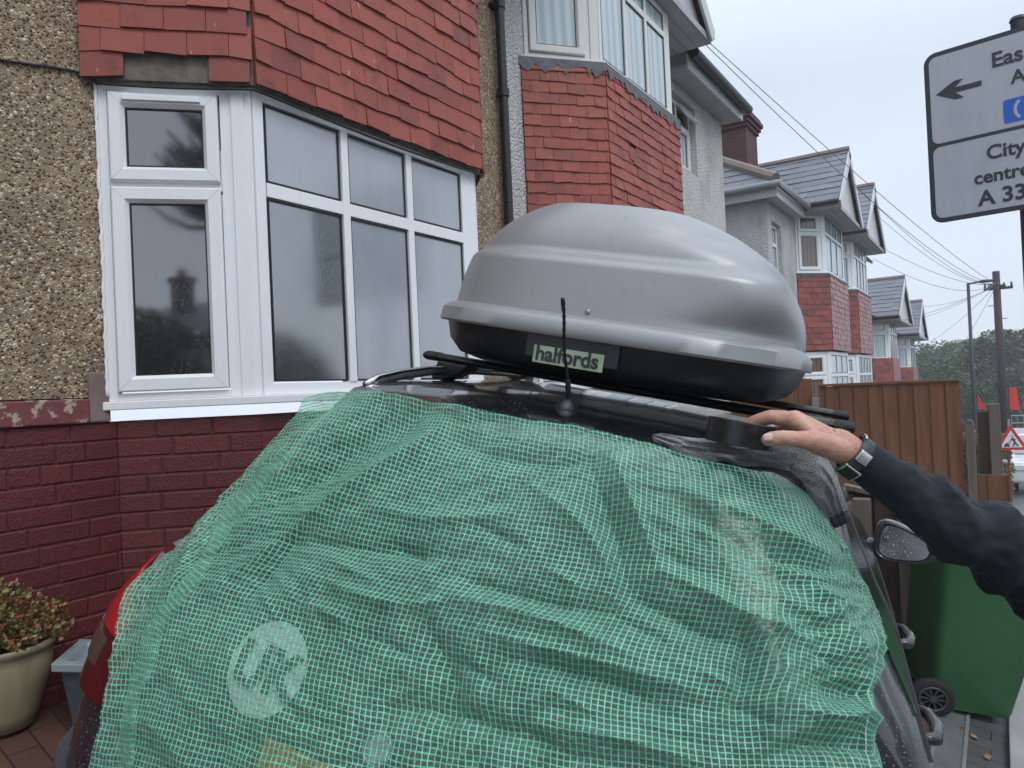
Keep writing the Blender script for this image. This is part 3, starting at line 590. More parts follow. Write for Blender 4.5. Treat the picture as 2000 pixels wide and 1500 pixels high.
mb = MB(); mb.poly([p - Z * 1.2 for p in bay_poly(a4, b4, c4, d4, -.02)], (0, 0, 2.2)); mb.build('bay_wall', M['brick'], h3b)
bay_window(h3b, a4, b4, c4, d4, 1.06, 2.22, M['upvc'], [M['glass_net']] * 4, 1.78, 4, detail=False)
bay_tiles(h3b, a4, b4, c4, d4, 2.25, 3.60, M['redtile_far'], 75, gauge=.105, tw=.17); lead_strip(h3b, a4, b4, c4, d4, 3.66, .07, 8)
bay_window(h3b, a4, b4, c4, d4, 3.69, 4.80, M['upvc'], [M['glass_net']] * 4, 4.42, 4, detail=False)
gable(h3b, 17.25, 20.3, 4.86, 6.1, -6.2, -2.2, M['slate'], 86, gauge=.2, tw=.3)
slope_roof(h3b, [(-2.75, 17.2, 4.84), (-2.75, 22.5, 4.84), (-6.3, 20.3, 7.0), (-6.3, 17.2, 7.0)], M['slate'], .2, .3, 88)
mb = MB(); mb.box(-9.5, xw - .301, 22.1, 22.4, -1.2, 4.72); mb.build('side_wall', M['greycast'], h3b)
def small_house(root, Ys, dz, gl, seed):
    a, b, c, d = Ys
    wall_with_holes(root, a - 1.6, d + 1.6, -3, 3.25 + dz, [(a + .04, d - .04, 2.2 + dz, 3.1 + dz)], M['greycast'])
    mb = MB(); mb.poly([p - Z * 3 for p in bay_poly(a, b, c, d, -.02)], (0, 0, 3.5 + dz)); mb.build('bay_wall', M['brick'], root)
    bay_tiles(root, a, b, c, d, .9 + dz, 2.12 + dz, M['redtile_far'], seed, gauge=.11, tw=.2)
    bay_window(root, a, b, c, d, 2.15 + dz, 3.30 + dz, M['upvc'], gl, 2.95 + dz, 3, detail=False)
    bay_window(root, a, b, c, d, -.4 + dz, .85 + dz, M['upvc'], gl, .5 + dz, 3, detail=False)
    gable(root, a - .5, d + .5, 3.36 + dz, 4.6 + dz, -6, -2.2, M['slate'], seed + 3, gauge=.24, tw=.36)
    slope_roof(root, [(-2.75, a - 1.8, 3.34 + dz), (-2.75, d + 1.8, 3.34 + dz), (-6.3, d + .5, 5.4 + dz), (-6.3, a + .4, 5.4 + dz)], M['slate'], .26, .36, seed + 6)
    slope_roof(root, [(-9.6, a - 1.8, 3.34 + dz), (-2.75, a - 1.8, 3.34 + dz), (-6.3, a + .4, 5.4 + dz), (-6.31, a + .4, 5.4 + dz)], M['slate'], .26, .36, seed + 7)
    mb = MB(); mb.box(-9.5, xw - .301, a - 1.6, a - 1.3, -3, 3.25 + dz); mb.build('side_wall', M['greycast'], root)
h4 = empty('semi_detached_house', (-6, 25, -2), 'small far house with slate gable and white bay, last but one before the trees', 'house', 'bay fronted houses along the street')
small_house(h4, (23.3, 23.8, 25.6, 26.1), 0, [M['glass_net']] * 4, 101)
h5 = empty('semi_detached_house', (-6, 31, -2.5), 'farthest house in the row, only the dark edge of its gable showing before the trees', 'house', 'bay fronted houses along the street')
small_house(h5, (29.2, 29.7, 31.5, 32.0), -.25, [M['glass_net']] * 4, 121)
#PART2
# ------------------------------------------------------------------ street things beyond
def fence_wood(name, c, var=.4):
    t = NT(name); g = t.n('ShaderNodeNewGeometry'); r = g.outputs['Random Per Island']; v = t.co((14, 14, .8)); n = t.noise(v, 1.5, 6, .7, .6)
    b = t.noise(t.co(), 2.5, 4); cc = t.ramp(n, [(.3, tuple(x * .5 for x in c)), (.6, c), (.8, tuple(x * 1.35 for x in c))]); cc = t.mix(t.math('MULTIPLY', r, .45), cc, tuple(x * .5 for x in c)); cc = t.mix(t.mr(b, .5, .7, 0, .5), cc, tuple(x * .45 for x in c))
    t.base(cc); t.rough(.65); t.norm(t.bump(n, .5, .006)); return t.m
M['fence'] = fence_wood('orange_brown_fence_board', (.21, .085, .035)); M['fence_dark'] = fence_wood('dark_shaded_fence_board', (.085, .05, .035)); M['post'] = fence_wood('grey_weathered_post', (.17, .14, .115))  # fence_dark: shade on the low fence is put into its board colour
def fence(root, X0, X1, Y, ztop, zslope, zbot, bw, mat, capmat=None, name='boards', seed=0):
    rnd = random.Random(seed); mb = MB(); x = X0; i = 0
    while x < X1 - .01:
        b = min(x + bw * 1.12, X1); zt = ztop + zslope * (x - X0) + rnd.uniform(-.004, .004); o_ = Y - .012 * (i % 2) - .001; rt_ = rnd.uniform(-.002, .002)
        mb.hexa([(x, o_ + .02, zbot), (b, o_ + .02, zbot), (b, o_ + .008, zbot), (x, o_, zbot), (x, o_ + .02, zt), (b, o_ + .02, zt + zslope * bw), (b, o_ + .008 + rt_, zt + zslope * bw), (x, o_ + rt_, zt)])
        x += bw; i += 1
    mb.build(name, mat, root)
    if capmat:
        mb = MB(); mb.hexa([(X0, Y - .03, ztop), (X1, Y - .03, ztop + zslope * (X1 - X0)), (X1, Y + .04, ztop + zslope * (X1 - X0)), (X0, Y + .04, ztop), (X0, Y - .03, ztop + .03), (X1, Y - .03, ztop + zslope * (X1 - X0) + .03), (X1, Y + .04, ztop + zslope * (X1 - X0) + .03), (X0, Y + .04, ztop + .03)])
        mb.build('cap_rail', capmat, root, bevel=.004)
f1 = empty('low_fence', (-1.5, 4.5, .3), 'dark low wooden fence with a pale cap rail behind the car mirror and green bin', 'fence')
fence(f1, -2.9, -.27, 4.62, 1.50, -.19, .0, .12, M['fence_dark'], M['post'], seed=1)
for x in (-.72, -.50, -.30):
    mb = MB(); zt = 1.47 - .19 * (x + 2.9); mb.box(x, x + .09, 4.52, 4.598, zg(x, 4.5) - .05, zt); mb.build('post', M['post'], f1, bevel=.005)
mb = MB(); mb.box(-2.9, -.27, 4.585, 4.60, .32, .42); mb.build('rail', M['fence_dark'], f1)
f2 = empty('board_fence', (-1.2, 9.6, .2), 'tall orange brown vertical board fence between the roof bar ends and the road', 'fence')
fence(f2, -1.84, -.36, 9.6, 1.635, .0, -.1, .079, M['fence'], M['fence'], seed=2)
f3 = empty('board_fence', (-2.4, 9.66, .2), 'stretch of brown fence partly hidden under the black end of the roof box', 'fence')
fence(f3, -2.95, -1.93, 9.66, 1.74, .0, -.1, .079, M['fence'], seed=3)
mb = MB(); mb.box(-1.93, -1.84, 9.60, 9.69, -.1, 1.50); mb.build('post', M['concrete'], f3, bevel=.01)
f4 = empty('low_fence', (-.1, 9.62, .2), 'short low orange brown fence piece beside the footpath with brick edging under it', 'fence')
fence(f4, -.24, .07, 9.62, .60, 0, .32, .095, M['fence'], seed=4)
mb = MB(); mb.box(-.24, .07, 9.60, 9.70, -.3, .318); mb.build('brick_base', M['pierbrick'], f4)
mb = MB(); mb.box(-.33, -.245, 9.55, 9.64, -.3, 1.16); mb.poly([(-.33, 9.55, 1.16), (-.245, 9.55, 1.16), (-.265, 9.55, 1.205), (-.31, 9.55, 1.205)], (0, .09, 0)); tag(mb.build('gate_post', M['post'], bevel=.006), 'round topped grey wooden post at the right end of the tall board fence', 'post')
g1 = empty('garden_gate', (-.2, 12.5, .2), 'dark wooden gate panel between two posts behind the low fence piece', 'gate')
mb = MB(); mb.box(-.28, -.02, 12.52, 12.56, -.4, 1.15); mb.build('gate_panel', M['fence_dark'], g1); mb = MB(); mb.box(-.14, .0, 12.4, 12.5, -.4, 1.27); mb.build('gate_post', M['post'], g1, bevel=.01)
p1 = empty('brick_pier', (.2, 13.6, -.4), 'low stepped brown brick pier with a pale cap at the edge of the footpath', 'pier')
mb = MB(); mb.box(-.26, .04, 13.5, 13.8, -.8, .30); mb.box(-.18, -.02, 13.55, 13.75, .30, .42); mb.build('brickwork', M['pierbrick'], p1); mb = MB(); mb.box(-.28, .06, 13.48, 13.82, .30, .34); mb.box(-.20, .0, 13.53, 13.77, .42, .46); mb.build('cap', M['concrete'], p1, bevel=.01)
p2 = empty('brick_pier', (.25, 12.4, -.4), 'small brick pier stub with a white cap in front of the stepped pier', 'pier')
mb = MB(); mb.box(-.08, .06, 12.3, 12.5, -.7, .12); mb.build('brickwork', M['pierbrick'], p2); mb = MB(); mb.box(-.1, .08, 12.28, 12.52, .12, .16); mb.build('cap', M['upvc_old'], p2, bevel=.01)
# direction sign
def sgnmat():
    t = NT('reflective_sign_face'); v = t.co(); n = t.noise(v, 3, 6, .7); s = t.noise(t.co((9, 9, .5)), 3, 5, .7)
    t.base(t.mix(t.mr(s, .4, .75, 0, .35), t.ramp(n, [(.3, (.40, .43, .48)), (.7, (.47, .50, .55))]), (.33, .36, .38))); t.rough(.35); t.norm(t.bump(t.vor(v, 200), .1, .001)); return t.m
M['signface'] = sgnmat(); M['signblack'] = simple('sign_black', (.03, .035, .045), .45); M['signblue'] = simple('sign_blue', (.02, .12, .55), .4, var=.08); M['steel'] = simple('dark_painted_steel', (.02, .024, .03), .5, bscale=40, bstr=.2); M['galv'] = simple('galvanised_steel', (.35, .37, .39), .4, .6, var=.2)
S0 = P(1803, 112, 5.0); sx = Vector((.988, -.155, 0)).normalized(); sn = Vector((-.155, -.988, 0)).normalized(); c_ = S0.dot(sn)
def sgn(u, v): p = PL(u, v, sn, c_); return ((p - S0).dot(sx), p.z)
zt_ = PL(1810, 108, sn, c_).z; zb_ = PL(1822, 438, sn, c_).z; zm_ = PL(1814, 289, sn, c_).z
sg = empty('direction_sign', PL(1990, 730, sn, c_) - Z * 1.5, 'large grey direction sign with left arrow, City centre and A 33 lettering', 'road sign')
def rrect(x0, x1, z0, z1, r, off, n=8):
    pts = []
    for cx_, cz_, a0 in ((x1 - r, z1 - r, 0), (x0 + r, z1 - r, 90), (x0 + r, z0 + r, 180), (x1 - r, z0 + r, 270)):
        for i in range(n + 1): a = R(a0 + 90 * i / n); pts.append(S0 + sx * (cx_ + r * math.cos(a)) + Z * (cz_ + r * math.sin(a) - S0.z) + sn * off)
    return pts
SW = 1.34
mb = MB(); mb.poly(rrect(0, SW, zb_, zt_, .075, -.006), sn * .006); mb.build('plate', M['signblack'], sg)
mb = MB(); b_ = .031; mb.poly(rrect(b_, SW - b_, zm_ + .012, zt_ - b_, .045, .0005), sn * .001); mb.build('sign_face', M['signface'], sg)
mb = MB(); mb.poly(rrect(b_, SW - b_, zb_ + b_, zm_ - .012, .045, .0005), sn * .001); mb.build('sign_face', M['signface'], sg)
def stext(txt, u, v, vtop, nm='lettering'):
    s_, z_ = sgn(u, v); h = sgn(u, vtop)[1] - z_
    text_mesh(nm, txt, h / .69, M['signblack'], S0 + sx * s_ + Z * (z_ - S0.z) + sn * .003, sx, Z, sg, bold=h * .035)
stext('Eas', 1936, 133, 105); stext('A', 1975, 164, 139); stext('City', 1927, 312, 286); stext('centre', 1903, 361, 337); stext('A 33', 1912, 402, 374)
s1_, z1_ = sgn(1961, 243); s2_, z2_ = sgn(1962, 196)
mb = MB(); mb.poly([p for p in rrect(s1_, s1_ + .40, z1_, z2_, .02, .002)], sn * .001); mb.build('blue_panel', M['signblue'], sg)
hh = z2_ - z1_; pts = [S0 + sx * (s1_ + .115 - .052 * math.cos(a)) + Z * ((z1_ + z2_) / 2 - S0.z + .062 * math.sin(a)) + sn * .004 for a in [R(-60 + 12 * i) for i in range(11)]]
mb = MB()
for a, b in zip(pts, pts[1:]):
    q = (b - a).cross(sn).normalized() * .009; mb.quad(a - q, a + q, b + q, b - q)
mb.build('symbol', M['signface'], sg); mb = MB(); o_ = S0 + sx * (s1_ + .155) + Z * (z1_ + hh * .22 - S0.z) + sn * .003; mb.obox(o_, sx * .022, Z * hh * .56, sn * .001); mb.build('symbol', M['signface'], sg)
a1 = sgn(1828, 186); a2_ = sgn(1918, 173); L_ = a2_[0] - a1[0]; az = a1[1]
ar = [(0, 0), (.11, .062), (.162, .062), (.115, .017), (L_, .017), (L_, -.017), (.115, -.017), (.162, -.062), (.11, -.062)]
mb = MB(); mb.poly([S0 + sx * (a1[0] + x) + Z * (az + z - S0.z) + sn * .0025 for x, z in ar], sn * .001); mb.build('arrow', M['signblack'], sg)
pp = P(1992, 430, 5.1); pb = Vector((pp.x, pp.y, 0)); pb = S0 + sx * (sgn(1993, 430)[0] + .035) - sn * .07; pb.z = 0
mb = MB(); mb.tube([pb + Z * -.1, pb + Z * (zt_ + .07)], .045, 20); mb.build('post', M['steel'], sg, smooth=False); mb = MB(); mb.tube([pb + Z * (zt_ + .07), pb + Z * (zt_ + .09)], [.052, .045], 16); mb.build('post_cap', M['black_plastic'], sg)
mb = MB()
for zz in (zb_ + .2, zt_ - .2): mb.box(pb.x - .06, pb.x + .06, pb.y - .05, pb.y + .012, zz, zz + .04)
mb.build('clamp', M['galv'], sg)
# lamp, telegraph pole, wires
lb = P(1903, 795, 25.0); lt = P(1890, 553, 25.0); lt = Vector((lb.x, lb.y, lt.z))
la = empty('street_lamp', (lb.x, lb.y, zg(lb.x, lb.y)), 'slender dark street lamp with a short arm left of the telegraph pole', 'street lamp')
mb = MB(); mb.tube([(lb.x, lb.y, zg(lb.x, lb.y) - .1), (lb.x, lb.y, 0), lt], [.09, .065, .05], 12); mb.build('column', M['steel'], la, smooth=True)
mb = MB(); mb.tube([lt - Z * .03, lt + Vector((.35, .1, .03))], .03, 8); mb.build('arm', M['steel'], la); mb = MB(); mb.tube([lt + Vector((.3, .1, .02)), lt + Vector((.42, .12, .03)), lt + Vector((.75, .2, .03))], [.03, .06, .04], 10); mb.build('lamp_head', M['steel'], la)
tb = P(1950, 700, 30.0); tt = P(1945, 530, 30.0); tb = Vector((tt.x, tt.y, zg(tt.x, tt.y)))
M['polewood'] = fence_wood('creosoted_pole', (.022, .018, .016))
tp = empty('telegraph_pole', tb, 'dark wooden telegraph pole with fanned overhead wires and climbing steps', 'telegraph pole')
mb = MB(); mb.tube([tb - Z * .1, tb + Z * 4, tt], [.17, .15, .13], 14); mb.build('pole', M['polewood'], tp, smooth=True)
mb = MB(); mb.tube([tb + Vector((.17, -.1, 0)), tb + Vector((.17, -.1, 2.4))], .06, 8); mb.build('cable_guard', M['galv'], tp)
mb = MB(); mb.box(tt.x - .45, tt.x + .55, tt.y - .05, tt.y + .05, tt.z - .75, tt.z - .65)
for a in (-.4, -.2, .25, .5): mb.tube([(tt.x + a, tt.y, tt.z - .66), (tt.x + a, tt.y, tt.z - .48)], [.05, .03], 8)
mb.tube([(tt.x + math.cos(a) * .3, tt.y + math.sin(a) * .3, tt.z - .6) for a in [R(30 * i) for i in range(13)]], .03, 6); mb.build('crossarm', M['steel'], tp)
for k_ in range(5):
    mb = MB(); z_ = tt.z - 1.4 - k_ * .55; s_ = 1 if k_ % 2 else -1; mb.tube([(tt.x, tt.y, z_), (tt.x + s_ * .32, tt.y, z_ + .02)], .016, 6); mb.build('step', M['steel'], tp)
M['wire'] = simple('overhead_wire', (.10, .105, .115), .6, bstr=0)
top = tt - Z * .55
gx = Vector((-2.15, 7.1, 5.2))
ends = [('thin wire rising to the near gable corner, upper of the pair', PL(1384, 82, (1, 0, 0), -2.42), .35), ('thin wire rising to the near gable corner, lower of the pair', PL(1379, 88, (1, 0, 0), -2.42), .9), ('thin wire from the pole to the brick chimney house eaves', PL(1660, 350, (1, 0, 0), -2.2), .9), ('thin wire from the pole to the twin gable corner, sagging', PL(1716, 480, (1, 0, 0), -2.2), .5), ('lowest thin wire from the pole to the twin gable bay', PL(1705, 505, (1, 0, 0), -2.2), .8), ('thin wire from the pole to the upper gable edge of the grey pair', PL(1702, 410, (1, 0, 0), -2.2), .8),
        ('faint wire from the pole down to the last house gable', P(1775, 630, 24), .2), ('faint wire from the pole down behind the last house', P(1782, 600, 26), .4), ('faint wire from the pole slanting to the trees on the left', P(1800, 680, 30), .3), ('faint wire from the pole falling steeply toward the left trees', P(1850, 720, 28), .2), ('faint wire from the pole out over the footpath to the left', P(1700, 640, 20), .3)]
for lab, p_, sag in ends:
    mb = MB(); pts = []
    for i in range(25):
        f = i / 24; q = p_.lerp(top, f); q.z -= sag * 4 * f * (1 - f) * .55; pts.append(q)
    mb.tube(pts, [.0045 + .006 * (i / 24) for i in range(25)], 5); tag(mb.build('overhead_wire', M['wire']), lab, 'wire', 'overhead wires')
# roadworks sign
M['signred'] = simple('sign_red', (.62, .03, .03), .4); M['signwhite'] = simple('sign_white', (.75, .77, .8), .4)
rc0 = P(1975.5, 879, 15.0); rx = Vector((.97, .24, 0)).normalized(); rn = Vector((.24, -.97, 0)).normalized()
rw = empty('roadworks_sign', Vector((rc0.x, rc0.y, zg(rc0.x, rc0.y))), 'red and white triangular men at work sign standing on the wet footpath', 'road sign')
def tri(s, off, dz=0): h = s * .866; return [rc0 + rx * (-s / 2) + Z * dz + rn * off, rc0 + rx * (s / 2) + Z * dz + rn * off, rc0 + Z * (h + dz) + rn * off]
mb = MB(); mb.poly(tri(.60, 0), rn * .01); mb.build('red_border', M['signred'], rw); mb = MB(); mb.poly(tri(.40, .012, .055), rn * .003); mb.build('white_panel', M['signwhite'], rw)
mb = MB(); C_ = lambda x, z: rc0 + rx * x + Z * z + rn * .018
mb.poly([C_(-.14, .075), C_(-.02, .075), C_(-.05, .13), C_(-.09, .15)], rn * .003)
for a, b, wd in (((.02, .25), (.06, .16), .018), ((.06, .16), (.03, .075), .013), ((.06, .16), (.12, .08), .013), ((.02, .24), (-.03, .17), .009), ((.02, .23), (.08, .21), .008), ((-.06, .16), (-.01, .13), .006), ((.02, .275), (.021, .29), .018)):
    A_ = C_(*a); B_ = C_(*b); q = (B_ - A_).normalized().cross(rn) * wd; mb.poly([A_ - q, A_ + q, B_ + q, B_ - q], rn * .003)
mb.build('worker_symbol', M['signblack'], rw)
zgr = zg(rc0.x, rc0.y) - rc0.z; mb = MB()
for s_ in (-.25, .25): mb.tube([rc0 + rx * s_, rc0 + rx * s_ * 1.1 + Z * zgr - rn * .15], .012, 6)
mb.tube([rc0 + rx * .0 - rn * .01 + Z * .3, rc0 - rn * .55 + Z * zgr], .012, 6); mb.build('frame', M['signred'], rw)
# red marker flags
for (u, v, d, hh_, lab) in ((1908, 785, 27, .55, 'small red triangular marker tied to the street lamp column'), (1971, 778, 26, .85, 'upright red marker strip right of the telegraph pole')):
    q = P(u, v, d); r_ = empty('marker_flag', (q.x, q.y, zg(q.x, q.y)), lab, 'flag', 'red marker flags'); mb = MB(); mb.tube([(q.x, q.y, zg(q.x, q.y)), q + Z * hh_ * .5], .015, 6); mb.build('stick', M['steel'], r_)
    mb = MB(); mb.poly([q + Vector((.02, 0, -hh_ * .45)), q + Vector((.30, 0, -hh_ * .5)), q + Vector((.22 if u > 1950 else .05, 0, hh_ * .45)), q + Vector((-.02, 0, hh_ * .45))], (0, .02, 0)); mb.build('flag', M['signred'], r_)
# far barrier and white van
br = empty('crowd_barrier', P(1985, 840, 40), 'grey metal pedestrian barrier on the far verge by the trees', 'barrier'); q = P(1975, 812, 40); mb = MB()
for zz in (0, -.4, -.95): mb.tube([q + Z * zz, q + Vector((2.2, .3, zz))], .025, 6)
for k_ in range(9): mb.tube([q + Vector((.275 * k_, .04 * k_, 0)), q + Vector((.275 * k_, .04 * k_, -1.2))], .015, 5)
mb.build('bars', M['galv'], br)
M['vanwhite'] = simple('white_car_paint', (.72, .74, .76), .25, coat=.5)
q = P(1988, 858, 22.5); gz = zg(q.x, q.y); vn = empty('parked_van', (q.x + 1, q.y + 1.5, gz), 'white van parked far down the footpath behind the roadworks sign', 'van')
def vbox(x0, x1, y0, y1, z0, z1): return (q.x + x0, q.x + x1, q.y + y0, q.y + y1, gz + z0, gz + z1)
X0 = q.x - .25; prof = [(0, .35), (0, 1.0), (.9, 1.12), (1.6, 1.75), (4.2, 1.78), (4.25, .35)]
mb = MB(); mb.poly([(X0, q.y + a, gz + b) for a, b in prof], (1.75, 0, 0)); mb.build('body', M['vanwhite'], vn, bevel=.09)
mb = MB(); mb.poly([(X0 + .15, q.y + .93, gz + 1.16), (X0 + 1.6, q.y + .93, gz + 1.16), (X0 + 1.5, q.y + 1.52, gz + 1.68), (X0 + .25, q.y + 1.52, gz + 1.68)], (0, -.03, .03)); mb.build('windscreen', M['glass_clear'], vn)
for x in (X0 + .02, X0 + 1.55):
    for y in (.8, 3.4):
        mb = MB(); mb.tube([(x, q.y + y, gz + .32), (x + .2, q.y + y, gz + .32)], .32, 20); mb.build('wheel', M['rubber'], vn)
for x in (X0 + .12, X0 + 1.35): mb = MB(); mb.box(x, x + .28, q.y - .03, q.y + .05, gz + .75, gz + .92); mb.build('headlight', M['signwhite'], vn, bevel=.02)
# ------------------------------------------------------------------ vegetation
def leafmat(name, c1, c2, tr=.0):
    t = NT(name); g = t.n('ShaderNodeNewGeometry'); r = g.outputs['Random Per Island']; t.base(t.ramp(r, [(0, c1), (.5, tuple((a + b) / 2 for a, b in zip(c1, c2))), (1, c2)])); t.rough(.55); return t.m
M['leaf'] = leafmat('wet_green_leaves', (.022, .048, .018), (.065, .105, .035)); M['bark'] = simple('tree_bark', (.08, .065, .05), .9, bstr=.8, bscale=30)
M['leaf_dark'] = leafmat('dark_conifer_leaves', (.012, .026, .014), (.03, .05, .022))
def crown_mesh(name, w_, h, n, size, mat, seed, lobes=9, fill=.6):
    rnd = random.Random(seed); mb = MB(); cen = []
    for i in range(lobes):
        a = rnd.uniform(0, 6.28); rr_ = w_ * rnd.uniform(.05, .72); cz = rnd.uniform(.25, .85) * h; cen.append((Vector((math.cos(a) * rr_, math.sin(a) * rr_, cz)), rnd.uniform(.16, .38) * min(w_ * 1.6, h)))
    for i in range(n):
        c, r_ = rnd.choice(cen); d = Vector((rnd.gauss(0, 1), rnd.gauss(0, 1), rnd.gauss(0, 1))).normalized(); rad = r_ * (fill + (1 - fill) * rnd.random() ** .5) * (1 + .25 * noise.noise(d * 3 + c))
        p = c + Vector((d.x, d.y, d.z * .8)) * rad; a1_ = Vector((rnd.gauss(0, 1), rnd.gauss(0, 1), rnd.gauss(0, .6))).normalized(); a2__ = a1_.cross(Vector((rnd.gauss(0, 1), rnd.gauss(0, 1), rnd.gauss(0, 1)))).normalized(); s = size * rnd.uniform(.5, 1.3)
        mb.quad(p - a1_ * s, p - a2__ * s * .5, p + a1_ * s, p + a2__ * s * .5)
    me = bpy.data.meshes.new(name); me.from_pydata(mb.v, [], mb.f); me.materials.append(mat); return me
def trunk_mb(h, r_, seed, w_):
    rnd = random.Random(seed); mb = MB(); mb.tube([(0, 0, -.3), (.05, 0, h * .3), (0, .08, h * .7)], [r_, r_ * .7, r_ * .35], 8)
    for i in range(7): a = rnd.uniform(0, 6.28); z0 = rnd.uniform(.25, .55) * h; mb.tube([(0, 0, z0), (math.cos(a) * w_ * .3, math.sin(a) * w_ * .3, z0 + h * .15), (math.cos(a) * w_ * .6, math.sin(a) * w_ * .6, z0 + h * .28)], [r_ * .4, r_ * .25, r_ * .08], 6)
    return mb
crowns = [crown_mesh('crown', 3.4, 8, 13000, .15, M['leaf'], s, 11) for s in (1, 2, 3)]
tr_me = [None] * 3
def tree(x, y, kind, s, label, group, z=None, cat='tree'):
    gz_ = (zg(x, y) if z is None else z) - .1
    root = empty('broadleaf_tree', (x, y, gz_), label, cat, group); root.scale = (s, s, s); root.rotation_euler = (0, 0, x * 3.1)
    o = bpy.data.objects.new('crown', crowns[kind]); col.objects.link(o); o.parent = root
    if tr_me[kind] is None:
        t_ = trunk_mb(8, .25, kind, 3.6); me = bpy.data.meshes.new('trunk'); me.from_pydata(t_.v, [], t_.f); me.materials.append(M['bark']); tr_me[kind] = me
    o = bpy.data.objects.new('trunk', tr_me[kind]); col.objects.link(o); o.parent = root; return root
# (pixel column, distance, scale, kind)
far = [(1795, 62, .92, 0, 'leftmost far tree, just right of the last house'), (1822, 70, 1.12, 1, 'round far tree second from the last house'), (1850, 76, 1.05, 2, 'far tree left of the street lamp where the skyline dips'), (1880, 58, .88, 0, 'far tree directly behind the street lamp'), (1905, 66, 1.10, 1, 'taller far tree between street lamp and telegraph pole'), (1930, 56, .98, 2, 'far tree just left of the telegraph pole'), (1958, 62, 1.12, 0, 'far tree just right of the telegraph pole'), (1985, 58, 1.08, 1, 'far tree by the right edge behind the sign post'), (2012, 60, 1.15, 2, 'rightmost far tree beyond the sign post'), (1780, 52, .66, 1, 'lower far bushy tree against the last house wall'), (2050, 66, 1.2, 0, 'far tree outside the road sign post on the right'), (1868, 50, .62, 2, 'small far tree in front, left of the lamp column'), (1918, 48, .62, 1, 'small far tree in front, left of the pole base'), (1945, 50, .6, 0, 'small far tree in front, at the pole base'), (1975, 47, .62, 2, 'small far tree in front, behind the red marker strip')]
rt9 = random.Random(21)
for u, d, s, kk, lab in far:
    s *= rt9.uniform(.82, 1.14)
    q = P(u, 720, d); tree(q.x, q.y, kk, s, lab, 'trees beyond the end of the street')
wood = crown_mesh('distant_wood', 1, 1, 10, .1, M['leaf'], 9)
M['hill'] = simple('wooded_hill', (.05, .07, .05), .9, var=.4, bstr=0, vscale=.05)
def hill(u0, u1, d, hpx, name='hill'):
    mb = MB(); c = P((u0 + u1) / 2, 722, d); halfw = (u1 - u0) / 2 / FPX * d; rings = []; H_ = hpx / FPX * d
    n = 40; nr = 12
    for i in range(nr + 1):
        f = i / nr; z = -8 + (H_ + 8) * math.cos(f * math.pi / 2) ** .8 if f < 1 else -8
        rings.append([(c.x + math.cos(a) * halfw * f * 1.0, c.y + math.sin(a) * halfw * f, 1.75 + z + .05 * H_ * noise.noise(Vector((math.cos(a) * f * 4, math.sin(a) * f * 4, u0)))) for a in [2 * math.pi * j / n for j in range(n)]])
    mb.loft(rings[1:], cap=True); o = mb.build(name, M['hill'], smooth=True); return tag(o, kind='structure')
hill(1760, 2010, 330, 62); 
# hedge
hq = P(1925, 870, 19.5); gz = zg(hq.x, hq.y)
rnd = random.Random(4); mb = MB()
for i in range(5200):
    f = rnd.random(); p = Vector((rnd.uniform(-.55, .60), rnd.uniform(-.5, .7), rnd.uniform(0, 1))); p.z = (p.z ** .6) * 1.75
    e_ = [abs(p.x) > .45, abs(p.y) > .4, p.z > 1.5]
    if not any(e_): p.y = -.5
    p += Vector((noise.noise(p * 3), noise.noise(p * 3 + Vector((5, 0, 0))), noise.noise(p * 3 + Vector((0, 5, 0))))) * .12
    a1_ = Vector((rnd.gauss(0, 1), rnd.gauss(0, 1), rnd.gauss(0, 1))).normalized(); a2__ = a1_.orthogonal().normalized(); s = .045
    p = Vector((hq.x - .05, hq.y, gz)) + p; mb.quad(p - a1_ * s, p - a2__ * s * .6, p + a1_ * s, p + a2__ * s * .6)
M['hedge'] = leafmat('clipped_hedge_leaves', (.03, .045, .015), (.12, .14, .05)); hd = empty('hedge', (hq.x, hq.y, gz), 'clipped dark hedge with a yellowish top beside the telegraph pole', 'hedge'); mb.build('foliage', M['hedge'], hd)
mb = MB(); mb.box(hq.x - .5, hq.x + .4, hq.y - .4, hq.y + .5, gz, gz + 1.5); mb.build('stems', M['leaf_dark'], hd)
# across the road, seen in the window glass
ho = empty('house_across_road', (15, -22, 0), 'dark brick house across the road with a chimney, seen reflected in the left window', 'house'); M['oppbrick'] = brickplain('opposite_house_brick', (.12, .05, .04), (.09, .045, .04), (.1, .09, .08))
mb = MB(); mb.box(13, 21, -27, -17.6, -.5, 4.4); mb.build('wall', M['oppbrick'], ho)
slope_roof(ho, [(12.7, -27.2, 4.45), (12.7, -17.4, 4.45), (17, -17.4, 6.4), (17, -27.2, 6.4)], M['slate'], .25, .3, 200); slope_roof(ho, [(21.3, -17.4, 4.45), (21.3, -27.2, 4.45), (17, -27.2, 6.4), (17, -17.4, 6.4)], M['slate'], .25, .3, 201)
chimney(ho, 15.5, -23.8, 5, 7.3, .6, .8, M['oppbrick'])
for y in (-25.6, -20.2):
    wi = MB(); wi.box(12.95, 13.02, y, y + 1.8, 2.6, 3.9); f_ = wi.build('window', M['upvc_old'], ho); wi = MB(); wi.box(12.94, 13.03, y + .12, y + 1.68, 2.72, 3.78); wi.build('pane', M['glass_clear'], f_)
for (x, y, kk, s, lab) in ((9.2, -15.8, 0, .62, 'leafy tree across the road reflected low in the left window'), (13.5, -15.5, 1, .6, 'bushy tree beside the house across the road'), (11.5, -28.5, 2, .8, 'tree behind the house across the road'), (11.6, 13.4, 1, .62, 'small tree across the road mirrored in the front pane'), (11.4, 11.0, 2, .45, 'smaller tree across the road beside its taller neighbour'), (14, 0, 0, .5, 'tree opposite the driveway across the road')):
    tree(x, y, kk, s, lab, 'trees across the road')
